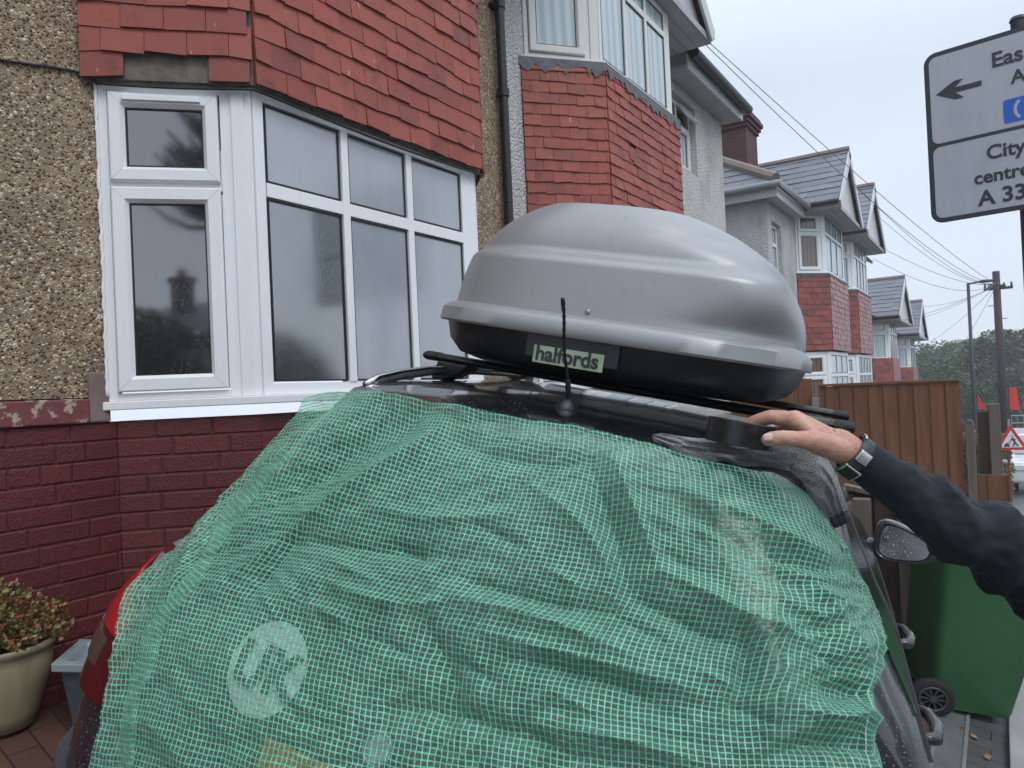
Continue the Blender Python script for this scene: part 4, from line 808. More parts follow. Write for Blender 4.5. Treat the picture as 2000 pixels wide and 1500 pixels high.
mk = empty('monkey_puzzle_tree', (12, -16.3, 0), 'spiky monkey puzzle tree across the road, mirrored in the small top pane', 'tree')
mb = MB(); mb.tube([(12.0, -16.3, -.2), (12.0, -16.3, 12.4)], [.3, .1], 10); mb.build('trunk', M['bark'], mk)
rnd = random.Random(8); mb = MB()
for i in range(150):
    a = rnd.uniform(0, 6.28); z0 = rnd.uniform(7.9, 12.2); ln = (12.6 - z0) * .34 + .9 + rnd.uniform(-.3, .3); c = Vector((math.cos(a), math.sin(a), 0)); pts = [Vector((12.0, -16.3, z0)) + c * ln * f + Z * (-.5 * ln * f + .75 * ln * f * f) for f in (0, .25, .5, .75, 1)]
    mb.tube(pts, [.09, .10, .11, .10, .04], 5)
mb.build('branches', M['leaf_dark'], mk)
# ------------------------------------------------------------------ drain, leaves, pot, trough
M['grate'] = simple('galvanised_drain_grate', (.30, .31, .31), .4, .5, var=.2)
dr = empty('drain_channel', (-.2, 3.8, .06), 'galvanised slotted drain grating set in the block paving by the green bin', 'drain')
xa, xb = -.315, -.185; zz = lambda x: zg(x, 3) + .006
mb = MB(); mb2 = MB()
for s0, s1 in ((xa, xa + .014), (xb - .014, xb)): mb.hexa([(s0, 2.9, zz(s0) - .02), (s1, 2.9, zz(s1) - .02), (s1, 4.4, zz(s1) - .02), (s0, 4.4, zz(s0) - .02), (s0, 2.9, zz(s0)), (s1, 2.9, zz(s1)), (s1, 4.4, zz(s1)), (s0, 4.4, zz(s0))])
y = 2.9
while y < 4.4: mb2.hexa([(xa + .014, y, zz(xa) - .02), (xb - .014, y, zz(xb) - .02), (xb - .014, y + .010, zz(xb) - .02), (xa + .014, y + .010, zz(xa) - .02), (xa + .014, y, zz(xa) - .003), (xb - .014, y, zz(xb) - .003), (xb - .014, y + .010, zz(xb) - .003), (xa + .014, y + .010, zz(xa) - .003)]); y += .0185
mb.build('frame', M['grate'], dr); mb2.build('slats', M['grate'], dr); mb = MB(); mb.hexa([(xa, 2.9, zz(xa) - .012), (xb, 2.9, zz(xb) - .012), (xb, 4.4, zz(xb) - .012), (xa, 4.4, zz(xa) - .012), (xa, 2.9, zz(xa) - .0045 - .006), (xb, 2.9, zz(xb) - .0105), (xb, 4.4, zz(xb) - .0105), (xa, 4.4, zz(xa) - .0105)]); mb.build('channel', M['seal'], dr)
ec = MB(); ec.hexa([(-.03, -2, -.1), (.12, -2, -.1), (.12, 4.5, -.1), (-.03, 4.5, -.1), (-.03, -2, zg(-.03, 0) + .012), (.12, -2, .03), (.12, 4.5, .03), (-.03, 4.5, zg(-.03, 0) + .012)]); tag(ec.build('concrete_edging', M['concrete'], bevel=.006), kind='structure')
M['dead'] = simple('dead_leaf', (.22, .13, .06), .7)
def leaf_at(u, v, s, lab, up=.012):
    p = PG(u, v) + Z * up; mb = MB(); a = random.uniform(0, 6.28); d = Vector((math.cos(a), math.sin(a), -.2 * math.cos(a))); e_ = Vector((-d.y, d.x, .3)); mid = [p + d * s * f + Z * .004 * math.sin(f * 3) for f in (-1, -.4, .3, 1)]
    wd = (.02, .6, .5, .02)
    for i in range(3):
        mb.quad(mid[i] - e_ * s * wd[i], mid[i], mid[i + 1], mid[i + 1] - e_ * s * wd[i + 1] * .9); mb.quad(mid[i], mid[i] + e_ * s * wd[i], mid[i + 1] + e_ * s * wd[i + 1], mid[i + 1])
    o = mb.build('fallen_leaf', M['dead']); sd_ = o.modifiers.new('thick', 'SOLIDIFY'); sd_.thickness = .001; tag(o, lab, 'leaf', 'fallen leaves by the drain')
leaf_at(1902, 1442, .022, 'yellow brown fallen leaf on the drain grating, the larger one'); leaf_at(1930, 1483, .022, 'brown fallen leaf on the grey blocks right of the grating'); leaf_at(1880, 1426, .012, 'tiny brown leaf near the top of the drain grating'); leaf_at(1891, 1404, .010, 'tiny leaf where the grating meets the green bin')
# planter pot
t = NT('glazed_olive_pot'); v = t.co(); n = t.noise(t.co((6, 6, 1)), 2.5, 5, .6); t.base(t.ramp(n, [(.3, (.21, .185, .11)), (.7, (.31, .275, .175))])); t.rough(.22); t.norm(t.bump(t.vor(v, 160), .12, .002)); M['potglaze'] = t.m
pc = PG(10, 1436); pc = P(2, 1400, 2.6); pc.z = zg(pc.x, pc.y)
RP = .165
pr = [(z * .84, r_) for z, r_ in [(0, .62), (.06, .72), (.14, .86), (.22, .97), (.28, 1.0), (.315, .98), (.325, 1.06), (.345, 1.07), (.35, 1.03), (.345, .94), (.30, .90)]]
def lathe(mb, c, prof, n=48, axis=None):
    rings = [[Vector(c) + Vector((math.cos(2 * math.pi * j / n) * r_, math.sin(2 * math.pi * j / n) * r_, z)) for j in range(n)] for z, r_ in prof]; mb.loft(rings)
pt_ = empty('plant_pot', pc, 'glazed olive cream pot with a straggly red and green plant against the oxblood brick wall', 'plant pot')
mb = MB(); lathe(mb, pc, [(z, r_ * RP) for z, r_ in pr]); mb.build('pot', M['potglaze'], pt_, smooth=True); M['soil'] = simple('potting_soil', (.03, .022, .017), .9, bstr=1, bscale=80)
mb = MB(); lathe(mb, pc, [(.23, .93 * RP), (.265, .92 * RP)]); mb.build('soil', M['soil'], pt_)
M['pleaf'] = leafmat('straggly_red_green_leaves', (.24, .05, .035), (.16, .20, .05)); M['stem'] = simple('thin_red_stems', (.16, .06, .04), .7)
rnd = random.Random(12); lf = MB(); st = MB()
for i in range(340):
    a = rnd.uniform(0, 6.28); rr_ = RP * rnd.uniform(.1, 1.15) ; b0 = pc + Vector((math.cos(a) * rr_ * .6, math.sin(a) * rr_ * .6, .26)); hgt = rnd.uniform(.02, .20) * (1.25 - rr_ / RP * .55); tip = pc + Vector((math.cos(a) * rr_ * 1.25, math.sin(a) * rr_ * 1.25, .275 + hgt)); m_ = (b0 + tip) / 2 + Vector((rnd.uniform(-.02, .02), rnd.uniform(-.02, .02), .03)); st.tube([b0, m_, tip], .0012, 4)
    for k_ in range(12):
        f = rnd.uniform(.35, 1.08); p = (b0.lerp(m_, f * 2) if f < .5 else m_.lerp(tip, f * 2 - 1)) + Vector((rnd.uniform(-1, 1), rnd.uniform(-1, 1), rnd.uniform(-1, 1))) * .014
        a1_ = Vector((rnd.gauss(0, 1), rnd.gauss(0, 1), rnd.gauss(0, .5))).normalized(); a2__ = a1_.orthogonal(); a2__.rotate(Matrix.Rotation(rnd.uniform(-.7, .7), 3, a1_)); s = rnd.uniform(.0045, .010)
        nn_ = a1_.cross(a2__) * .2; i0 = len(lf.v); lf.v += [tuple(p + (a1_ * math.cos(t_) + a2__ * math.sin(t_)) * s + nn_ * s * (1 if j % 2 else -1)) for j, t_ in enumerate([2 * math.pi * j / 6 for j in range(6)])]; lf.f.append(tuple(range(i0, i0 + 6)))
lf.build('foliage', M['pleaf'], pt_); st.build('stems', M['stem'], pt_)
# storage trough
M['troughtop'] = simple('pale_grey_blue_plastic', (.22, .26, .28), .45, var=.25, vscale=9); M['troughdark'] = simple('slate_blue_plastic', (.045, .065, .075), .35, var=.2)
tc_ = PL(150, 1395, (.2, 0, 1), .2 * XB); dx_ = Vector((.50, .87, 0)).normalized(); dx_ = Vector((1, 1, -.2)).normalized(); dy_ = Vector((1, -1, 0)).normalized()
b0 = Vector((-2.955, 1.42, zg(-2.95, 1.5) - .01)); tr = empty('storage_box', b0, 'low grey blue plastic box between the pot and the car against the painted brick', 'plastic box')
def trr(ins, z, e_=0): return [b0 + dx_ * (ins) + dy_ * (ins) + Z * z, b0 + dx_ * (.55 - ins) + dy_ * (ins) + Z * z, b0 + dx_ * (.55 - ins) + dy_ * (.27 - ins) + Z * z, b0 + dx_ * (ins) + dy_ * (.27 - ins) + Z * z]
mb = MB(); mb.loft([trr(.045, 0), trr(.02, .22)], cap=True); mb.build('body', M['troughdark'], tr, bevel=.01)
mb = MB(); mb.loft([trr(.0, .221), trr(0, .25), trr(.035, .25), trr(.05, .225)], cap=True); mb.build('lid', M['troughtop'], tr, bevel=.004)
# ------------------------------------------------------------------ green wheelie bin
t = NT('green_bin_plastic'); v = t.co(); n = t.noise(v, 2, 5, .6); t.base(t.ramp(n, [(.3, (.026, .092, .035)), (.7, (.036, .122, .045))])); t.rough(.42); t.norm(t.bump(t.noise(v, 180, 3), .12, .002)); M['bingreen'] = t.m
w0 = PG(1812, 1393); bx = Vector((.93, .36, -.14)).normalized(); by = Vector((-.36, .93, 0)).normalized(); bz = bx.cross(by).normalized() * .88
bn = empty('wheelie_bin', w0, 'large green wheelie bin with black spoked wheels standing by the drain', 'wheelie bin')
B = lambda x, y, z: w0 + bx * x + by * y + bz * z
def bring(z, f, r_=.045):
    x0, x1 = .02 - .02 * f, .385 + .14 * f; y0, y1 = .03 - .03 * f, .52 + .03 * f; pts = []
    for cx_, cy_, a0 in ((x1 - r_, y1 - r_, 0), (x0 + r_, y1 - r_, 90), (x0 + r_, y0 + r_, 180), (x1 - r_, y0 + r_, 270)):
        for i in range(7): a = R(a0 + 15 * i); pts.append(B(cx_ + r_ * math.cos(a), cy_ + r_ * math.sin(a), z))
    return pts
mb = MB(); mb.loft([bring(.03, -.1, .04), bring(.045, 0), bring(.5, .5), bring(.92, .95), bring(.93, 1.0), bring(.97, 1.04), bring(.975, 1.0)]); autosmooth(mb.build('body', M['bingreen'], bn))
mb = MB(); mb.loft([bring(.978, 1.07), bring(1.0, 1.09), bring(1.03, .8, .08), bring(1.05, .3, .1)]); autosmooth(mb.build('lid', M['bingreen'], bn))
mb = MB(); mb.tube([B(-.05, .08, .93), B(-.05, .47, .93)], .015, 10); mb.build('handle', M['bingreen'], bn)
for yy in (-.025, .555):
    mb = MB(); n = 28; prf = [(-.022, .062), (-.026, .085), (-.018, .100), (.018, .100), (.026, .085), (.022, .062)]; c0 = B(0.0, yy, .1)
    mb.loft([[c0 + by * a + (bx * math.cos(2 * math.pi * j / n) + bz * math.sin(2 * math.pi * j / n)) * r_ for j in range(n)] for a, r_ in prf + [prf[0]]], cap=False); wh = autosmooth(mb.build('wheel', M['rubber'], bn), 50)
    mb = MB(); c1 = c0
    prf = [(-.024, .066), (-.027, .062), (-.024, .056), (.0, .055), (.0, .066)]; mb.loft([[c1 + by * a + (bx * math.cos(2 * math.pi * j / n) + bz * math.sin(2 * math.pi * j / n)) * r_ for j in range(n)] for a, r_ in prf + [prf[0]]], cap=False)
    for j in range(10): a = 2 * math.pi * j / 10; dd = bx * math.cos(a) + bz * math.sin(a); q = by.cross(dd); mb.obox(c1 + dd * .010 - q * .0035 - by * .022, dd * .05, q * .007, by * .03)
    mb.tube([c1 - by * .03, c1 + by * .01], .014, 12)
    t = M.get('spoke') or simple('grey_black_wheel_plastic', (.045, .048, .05), .5); M['spoke'] = t; mb.build('rim', t, wh)
mb = MB(); mb.tube([B(0, -.02, .1), B(0, .55, .1)], .010, 8); mb.build('axle', M['steel'], bn)
#PART3
# ------------------------------------------------------------------ car (own axes: x right, y forward, z up)
cy_, cr_ = R(10), R(12)
FC = Vector((-math.sin(cy_), math.cos(cy_), 0)); _H = Vector((math.cos(cy_), math.sin(cy_), 0)); XC = _H * math.cos(cr_) - Z * math.sin(cr_); ZC = Z * math.cos(cr_) + _H * math.sin(cr_)
CO = Vector((-.98053, .98565, .24817))
def Wd(x, y, z): return CO + XC * x + FC * y + ZC * z
def Lc(p): q = p - CO; return Vector((q.dot(XC), q.dot(FC), q.dot(ZC)))
CX = -.075
ZT = [.20, .30, .42, .55, .68, .76, .84, .92, 1.0, 1.06, 1.12, 1.2, 1.28, 1.35, 1.40, 1.43, 1.448, 1.460, 1.469, 1.474]
WT = [.73, .80, .83, .84, .84, .845, .845, .835, .81, .775, .73, .68, .635, .605, .58, .56, .525, .45, .33, .16]
YR = [-.10, -.17, -.19, -.19, -.17, -.15, -.12, -.085, -.04, -.01, .02, .065, .11, .155, .19, .215, .245, .30, .42, .62]
YF = [3.1, 3.2, 3.22, 3.2, 3.15, 3.05, 2.9, 2.6, 2.38, 2.28, 2.2, 2.08, 1.95, 1.84, 1.74, 1.66, 1.56, 1.42, 1.25, 1.05]
def prof(z): return float(np.interp(z, ZT, WT)), float(np.interp(z, ZT, YR)), float(np.interp(z, ZT, YF))
def shell(z, s):
    """point on the body at height z, s metres round the outline from the middle of the tail (right positive)"""
    w_, yr, yf = prof(z); rc = min(.24, w_ * .6); a = w_ - rc; sg_ = 1 if s >= 0 else -1; s = abs(s); bow = .045
    if s < a: x, y = s, yr + bow * (s / a) ** 2
    elif s < a + rc * math.pi / 2: th = (s - a) / rc; x, y = a + rc * math.sin(th), yr + bow + rc * (1 - math.cos(th))
    else: y = yr + bow + rc + (s - a - rc * math.pi / 2); x = w_ - .012 * max(0, y - .9) ** 2
    return Vector((CX + sg_ * (x + .02 * lo_(z)) - .032 * lo_(z), y, z))
def lo_(z): f = max(0, min(1, (1.10 - z) / .22)); return f * f * (3 - 2 * f)
def ring_car(z, nr=26, ns=22):
    w_, yr, yf = prof(z); rc = min(.24, w_ * .6); s1 = w_ - rc + rc * math.pi / 2; send = s1 + (yf - .25 - (yr + .045 + rc)); half = [shell(z, s1 * i / nr) for i in range(nr)] + [shell(z, s1 + (send - s1) * i / ns) for i in range(ns + 1)]
    e_ = half[-1]; cz_ = CX - .032 * lo_(z); xe = e_.x - cz_
    for i in range(1, 9): th = i / 8 * math.pi / 2; half.append(Vector((cz_ + xe - .25 * (1 - math.cos(th)) * (xe / .8 if xe < .3 else 1), e_.y + .25 * math.sin(th), z)))
    cz_ = CX - .032 * lo_(z); mir = [Vector((2 * cz_ - p.x, p.y, p.z)) for p in half[1:]]; return half + mir[::-1]
zs = []
for a, b in zip(ZT, ZT[1:]): zs += [a, (a + b) / 2]
zs.append(ZT[-1])
def paint(name, c, rough=.22, dropdens=.5, metal=0.0):
    t = NT(name); v = t.co(); t.base(c); t.b.inputs['Metallic'].default_value = metal; t.b.inputs['Coat Weight'].default_value = 1; t.b.inputs['Coat Roughness'].default_value = .06; t.rough(rough + .1)
    
    hs = []
    for sc_, th in ((170, .28), (95, .24), (340, .30)):
        d = t.vor(v, sc_); cc = t.vor(v, sc_, out_='Color'); s_ = t.n('ShaderNodeSeparateColor'); t.l(cc, s_.inputs[0]); m_ = t.math('GREATER_THAN', s_.outputs[0], 1 - dropdens * .7)
        hs.append(t.math('MULTIPLY', t.mr(d, .05, th, 1, 0), m_))
    h = t.math('ADD', t.math('ADD', hs[0], hs[1]), hs[2]); b = t.bump(h, .9, .0035); t.norm(b); t.l(b, t.b.inputs['Coat Normal'])
    c2 = t.mix(t.math('MULTIPLY', t.mr(h, 0, .8, 0, 1), .30), c, (.35, .37, .40)); t.base(c2)
    return t.m
M['carpaint'] = paint('wet_dark_grey_car_paint', (.012, .0135, .017), dropdens=.75); M['carroof'] = paint('wet_black_car_roof', (.006, .007, .008), dropdens=.35, rough=.1)
M['carglass'] = paint('wet_car_glass', (.006, .007, .009), dropdens=.3, rough=.05); M['trim'] = simple('black_car_trim', (.012, .012, .013), .45, bstr=.1); M['chrome'] = simple('satin_chrome', (.55, .57, .59), .22, 1, bstr=0)
M['bumper'] = paint('grained_black_bumper', (.016, .018, .021), dropdens=.25, rough=.45)
car = empty('parked_car', Wd(CX, 1.5, 0), 'dark grey small car seen from behind, its tail hidden under green mesh sheeting', 'car')
def cw(pts): return [Wd(*p) for p in pts]
rings = [cw(ring_car(z)) for z in zs]
mb = MB(); mb.loft([[p for p in r_] for r_ in rings]); body = autosmooth(mb.build('body', M['carpaint'], car), 40)
BODY = BVHTree.FromPolygons([tuple(v_) for v_ in mb.v], [f for f in mb.f])
def patch(name, zf0, zf1, s0, s1, off, mat, parent=car, nz=10, ns=24, th=.012, fn=None, bev=0):
    def pt(i, j):
        s = s0 + (s1 - s0) * j / ns; fz = i / nz; za, zb = (zf0(s) if callable(zf0) else zf0), (zf1(s) if callable(zf1) else zf1); z = za + (zb - za) * fz
        p = shell(z, s); a = shell(z, s + .004) - shell(z, s - .004); b = shell(min(z + .004, 1.473), s) - shell(z - .004, s); n_ = a.cross(b).normalized()
        return p, n_
    g = [[pt(i, j) for j in range(ns + 1)] for i in range(nz + 1)]; mb = MB(); W_ = ns + 1
    for lay, o_ in ((0, off), (1, off - th)):
        for r_ in g:
            for p, n_ in r_: q = p + n_ * o_; mb.v.append(tuple(Wd(*q)))
    NN = (nz + 1) * W_
    for i in range(nz):
        for j in range(ns): a = i * W_ + j; mb.f.append((a, a + 1, a + W_ + 1, a + W_)); mb.f.append((NN + a, NN + a + W_, NN + a + W_ + 1, NN + a + 1))
    bd = [j for j in range(ns + 1)] + [i * W_ + ns for i in range(1, nz + 1)] + [nz * W_ + j for j in range(ns - 1, -1, -1)] + [i * W_ for i in range(nz - 1, 0, -1)]
    for a, b in zip(bd, bd[1:] + bd[:1]): mb.f.append((a, NN + a, NN + b, b))
    return autosmooth(mb.build(name, mat, parent, bevel=bev), 50)
# roof skin, darker and glossier
mb = MB(); zr = [z for z in zs if z > 1.40]; rr_ = [cw([p + Vector((0, 0, .0025)) for p in [Vector((CX + (q.x - CX) * 1.002, q.y, q.z)) for q in ring_car(z)]]) for z in zr]; mb.loft(rr_); roof = autosmooth(mb.build('roof', M['carroof'], car), 40)
patch('rear_window', 1.04, 1.36, -.52, .52, .004, M['carglass'])
for sgn_ in (1, -1):
    rw_ = patch('side_window', 1.06, lambda s: 1.36 - max(0, (abs(s) - 2.1)) * .30, sgn_ * .98, sgn_ * 1.52, .004, M['carglass'])
    rw_ = patch('side_window', 1.04, lambda s: 1.365 - max(0, (abs(s) - 2.25)) * .42, sgn_ * 1.58, sgn_ * 2.55, .004, M['carglass'], ns=40)
    patch('window_trim', 1.365, 1.385, sgn_ * 1.0, sgn_ * 2.3, .006, M['trim'], nz=2, ns=50, th=.01)
    patch('window_trim', 1.010, 1.034, sgn_ * .98, sgn_ * 2.4, .006, M['trim'], nz=2, ns=50, th=.01)
    for s_ in (1.55,): patch('door_pillar', 1.04, 1.365, sgn_ * (s_ - .03), sgn_ * (s_ + .03), .006, M['trim'], nz=8, ns=2)
    for s_ in (1.25, 2.15): patch('door_seam', .35, 1.01, sgn_ * (s_ - .003), sgn_ * (s_ + .003), .0012, M['seal'], nz=16, ns=1, th=.01)
    patch('side_moulding', .50, .56, sgn_ * 1.0, sgn_ * 2.9, .012, M['trim'], nz=3, ns=30, th=.02)
# handles at x about .74
def handle(y, z, sg_=1):
    mb = MB(); xs_ = CX + sg_ * (prof(z)[0] + .004); pts = [(xs_ - sg_ * .01, y - .085, z), (xs_ + sg_ * .028, y - .065, z + .004), (xs_ + sg_ * .036, y, z + .006), (xs_ + sg_ * .028, y + .065, z + .004), (xs_ - sg_ * .01, y + .085, z)]
    mb.tube(cw(pts), [.012, .014, .015, .014, .012], 10); return mb.build('door_handle', M['bumper'], car, smooth=True)
for y_, z_ in ((.72, .90), (1.32, .905)):
    for sg_ in (1, -1): handle(y_, z_, sg_)
# bumper and lower tail
patch('bumper', .22, .60, -1.35, 1.35, .022, M['bumper'], ns=60, th=.05, bev=0); patch('bumper_strip', .44, .50, -1.30, 1.30, .034, M['trim'], ns=60, nz=2, th=.03)
M['lampred'] = glass('red_lamp_lens', (.42, .006, .012), .06, ior=1.6, drops=True); M['lampclear'] = glass('smoky_clear_lamp_lens', (.085, .058, .036), .08, ior=1.6); M['lampdark'] = glass('dark_red_lamp_lens', (.07, .002, .004), .06, ior=1.6)
for sg_ in (-1, 1):
    def zt(s, sg_=sg_): return 1.0 - .06 * max(0, .80 - abs(s)) / .2
    def zb(s): return .745 + .05 * max(0, 1.0 - abs(s)) + .12 * max(0, abs(s) - .86) / .25
    SE = 1.17 if sg_ < 0 else .93; lamp = patch('tail_light', zb, zt, sg_ * .60, sg_ * SE, .014, M['lampdark'], ns=24, nz=12, th=.03)
    patch('red_lens', lambda s: .875, lambda s: zt(s) - .03, sg_ * .64, sg_ * (SE - .05), .018, M['lampred'], parent=lamp, nz=6, ns=20, th=.01)
    patch('clear_lens', lambda s: zb(s) + .05 + .06 * max(0, abs(s) - 1.0) / .1, lambda s: .86, sg_ * .70, sg_ * (SE - .085), .018, M['lampclear'], parent=lamp, nz=6, ns=20, th=.01)
# number plate, badge, sticker under the sheeting
M['plate'] = simple('yellow_plate', (.55, .26, .02), .4); 
pl_ = Lc(P(560, 1478, 1.0)); cl = Lc(CW)
def on_tail(u, v):
    p, n_, i_, d_ = BODY.ray_cast(CW, D(u, v).normalized()); return p, n_
def tail_quad(u, v, w_, h_, mat, name, th=.008, rad=0, lift=.012):
    p, n_ = on_tail(u, v); ax = XC - n_ * XC.dot(n_); ax.normalize(); up = n_.cross(ax).normalized(); up = up if up.dot(ZC) > 0 else -up; p = p + n_ * lift; mb = MB()
    if rad: pts = [p + ax * rad * math.cos(a) + up * rad * math.sin(a) for a in [2 * math.pi * i / 40 for i in range(40)]]
    else: pts = [p - ax * w_ / 2 - up * h_ / 2, p + ax * w_ / 2 - up * h_ / 2, p + ax * w_ / 2 + up * h_ / 2, p - ax * w_ / 2 + up * h_ / 2]
    mb.poly(pts, n_ * -th); return mb.build(name, mat, car, bevel=0 if rad else .004), p, ax, up, n_
tail_quad(655, 1575, .34, .11, M['plate'], 'number_plate')
M['stickwhite'] = simple('white_sticker', (.95, .96, .97), .4, bstr=0); p_, n_ = on_tail(525, 1306); ax_ = XC - n_ * XC.dot(n_); ax_.normalize(); up_ = n_.cross(ax_).normalized(); up_ = up_ if up_.dot(ZC) > 0 else -up_
def onskin(q, lift):
    h = BODY.ray_cast(q + n_ * .1, -n_); return (h[0] if h[0] is not None else q) + n_ * lift
mb = MB(); mb.loft([[onskin(p_ + (ax_ * math.cos(a) + up_ * math.sin(a)) * k_, .007) for a in [2 * math.pi * i / 40 for i in range(40)]] for k_ in (.086, .0855, .07, .055, .04, .025, .01)]); stq = mb.build('country_sticker', M['stickwhite'], car)
lt_ = text_mesh('lettering', 'UK', .108, M['signblack'], p_ - ax_ * .069 - up_ * .038, ax_, up_, stq, bold=.0035)
bm9 = bmesh.new(); bm9.from_mesh(lt_.data); bmesh.ops.triangulate(bm9, faces=bm9.faces[:])
for v_ in bm9.verts: v_.co = onskin(v_.co, .0135 + (v_.co - p_).dot(n_))
bm9.to_mesh(lt_.data); bm9.free()
bdg, pb_, axb, upb, nb_ = tail_quad(745, 1462, 0, 0, M['chrome'], 'badge', rad=.026, lift=.012)
mb = MB(); c_ = pb_ + nb_ * .004; mb.tube([c_ + (axb * math.cos(a) + upb * math.sin(a)) * .026 for a in [2 * math.pi * i / 24 for i in range(25)]], .003, 6); mb.build('badge_rim', M['chrome'], bdg, smooth=True)
M['railgrey'] = simple('satin_rail', (.34, .35, .36), .3, .8, bstr=0)
# roof rails, antenna
for sg_ in (-1, 1):
    xr = CX + sg_ * .505; mb = MB(); pts = [(xr - sg_ * .0, .40, 1.437), (xr, .45, 1.455), (xr, .55, 1.468), (xr, .7, 1.480), (xr, 1.0, 1.484), (xr, 1.35, 1.475), (xr, 1.5, 1.45)]
    mb.tube(cw(pts), [.008, .011, .012, .012, .012, .011, .008], 12); mb.build('roof_rail', M['railgrey'], car, smooth=True)
    mb = MB(); mb.tube(cw([(p[0], p[1] - .005, p[2] + .008) for p in pts]), .009, 10); mb.build('rail_capping', M['chrome'], car, smooth=True)
ab = Vector((-.075, .47, 1.47)); mb = MB(); lathe_pts = []
n = 28; mb.loft([[Wd(ab.x + r_ * math.cos(2 * math.pi * j / n), ab.y + 1.35 * r_ * math.sin(2 * math.pi * j / n), ab.z + h_) for j in range(n)] for h_, r_ in ((-.004, .027), (.005, .026), (.015, .021), (.022, .014), (.028, .008))])
an = mb.build('antenna', M['black_plastic'], car, smooth=True)
rnd = random.Random(3); wh = [Vector(Wd(ab.x, ab.y, ab.z + .02)), Vector(P(1107, 770, 1.62)), Vector(P(1103, 700, 1.62)), Vector(P(1100, 640, 1.62)), Vector(P(1098, 584, 1.62))]
b0_ = wh[0]; dirw = (P(1098, 582, 1.60) - b0_); pts = []; rads = []
for i in range(60):
    f = i / 59; pts.append(b0_ + dirw * f + XC * .002 * math.sin(f * 9)); rads.append((.0068 if f < .22 else .0038) + (.0006 * math.sin(i * 1.7)) + (.0012 if f > .93 else 0))
mb = MB(); mb.tube(pts, rads, 10); mb.build('whip', M['black_plastic'], an, smooth=True)
# wheels
for sg_ in (-1, 1):
    for y_ in (.52, 2.72):
        xo = CX + sg_ * .80
        mb = MB(); n = 36; mb.loft([[Wd(xo + sg_ * a, y_ + r_ * math.cos(2 * math.pi * j / n), .29 + r_ * math.sin(2 * math.pi * j / n)) for j in range(n)] for a, r_ in ((-.18, .18), (-.18, .27), (-.16, .29), (-.01, .29), (.012, .27), (.012, .19), (-.02, .185))]); wl = autosmooth(mb.build('wheel', M['rubber'], car), 40)
        mb = MB(); mb.loft([[Wd(xo + sg_ * a, y_ + r_ * math.cos(2 * math.pi * j / n), .29 + r_ * math.sin(2 * math.pi * j / n)) for j in range(n)] for a, r_ in ((-.03, .184), (.008, .184), (.004, .165), (-.022, .16))])
        for k_ in range(5):
            a = 2 * math.pi * k_ / 5; c, s = math.cos(a), math.sin(a); mb.hexa([Wd(xo + sg_ * q, y_ + c * r_ - s * t_, .29 + s * r_ + c * t_) for q in (-.02, .006) for r_, t_ in ((.02, -.022), (.165, -.014), (.165, .014), (.02, .022))])
        mb.build('rim', M['galv'], wl)
# door mirror
mr_ = P(1766, 1066, 2.72); m_r = Vector(cR); m_u = Vector(ZC - cR * ZC.dot(cR)).normalized(); m_f = m_r.cross(m_u) * -1
m_r = (XC * .95 - FC * .12).normalized(); m_f = m_r.cross(ZC).normalized(); m_f = m_f if m_f.dot(FC) > 0 else -m_f; m_u = m_f.cross(m_r); m_u = m_u if m_u.dot(ZC) > 0 else -m_u
def mout(sc_, dy, n=40, ex=(0, 0)):
    pts = []
    for j in range(n):
        a = 2 * math.pi * j / n; c, s = math.cos(a), math.sin(a); x = .098 * abs(c) ** .62 * (1 if c > 0 else -1); z = .064 * abs(s) ** .62 * (1 if s > 0 else -1); z *= 1.0 - .22 * (x / .098); z += (.012 if z > 0 else -.002) * (-x / .098)
        pts.append(mr_ + m_r * (x * sc_ + ex[0]) + m_u * (z * sc_ + ex[1]) + m_f * dy)
    return pts
mb = MB(); mb.loft([mout(.84, .006), mout(.93, -.004), mout(1.04, .0), mout(1.08, .02), mout(1.02, .06), mout(.8, .10), mout(.4, .12)]); mi = autosmooth(mb.build('door_mirror', M['carpaint'], car), 50)
mb = MB(); mb.loft([mout(.83, .004), mout(.83, -.0015)]); mb.build('mirror_glass', paint('wet_mirror_glass', (.80, .84, .85), dropdens=.7, rough=.05, metal=1.0), mi)
a_ = mr_ - m_r * .085 - m_u * .03 + m_f * .05; b_ = a_ - m_r * .10 - m_u * .012; mb = MB(); mb.tube([b_, a_, a_ + m_r * .05], [.022, .026, .03], 12); mb.build('mirror_arm', M['carpaint'], mi, smooth=True)
# ------------------------------------------------------------------ roof bars
def roofbar(y, lab):
    x0, x1, z = CX - .585, CX + .60, 1.519
    r_ = empty('roof_bar', Wd(CX, y, 1.49), lab, 'roof bar', 'roof bars across the car')
    mb = MB(); n = 14; prf = [(.030 * math.cos(2 * math.pi * j / n), .0125 * math.sin(2 * math.pi * j / n)) for j in range(n)]
    mb.loft([[Wd(x, y + a * k_, z + b * k_) for a, b in prf] for x, k_ in ((x0 + .0, 1.0), (x1, 1.0))]); mb.build('bar', M['black_plastic'], r_, bevel=.001)
    for xe, sg_ in ((x0, -1), (x1, 1)):
        mb = MB(); mb.loft([[Wd(xe + sg_ * q, y + a * k_, z + b * k_) for a, b in prf] for q, k_ in ((-.035, 1.12), (.006, 1.12), (.012, .95))]); mb.build('end_cap', M['rubber'], r_)
    for sg_ in (-1, 1):
        xf_ = CX + sg_ * .505; mb = MB(); w0_, w1_ = .055, .035; fp = [(xf_ + sg_ * .045, 1.455), (xf_ + sg_ * .030, 1.510), (xf_ - sg_ * .075, 1.510), (xf_ - sg_ * .058, 1.490), (xf_ - sg_ * .02, 1.465), (xf_ + sg_ * .01, 1.452)]
        mb.poly([Wd(a, y - .045, b) for a, b in fp], FC * .09); mb.build('foot', M['black_plastic'], r_, bevel=.006)
    return r_
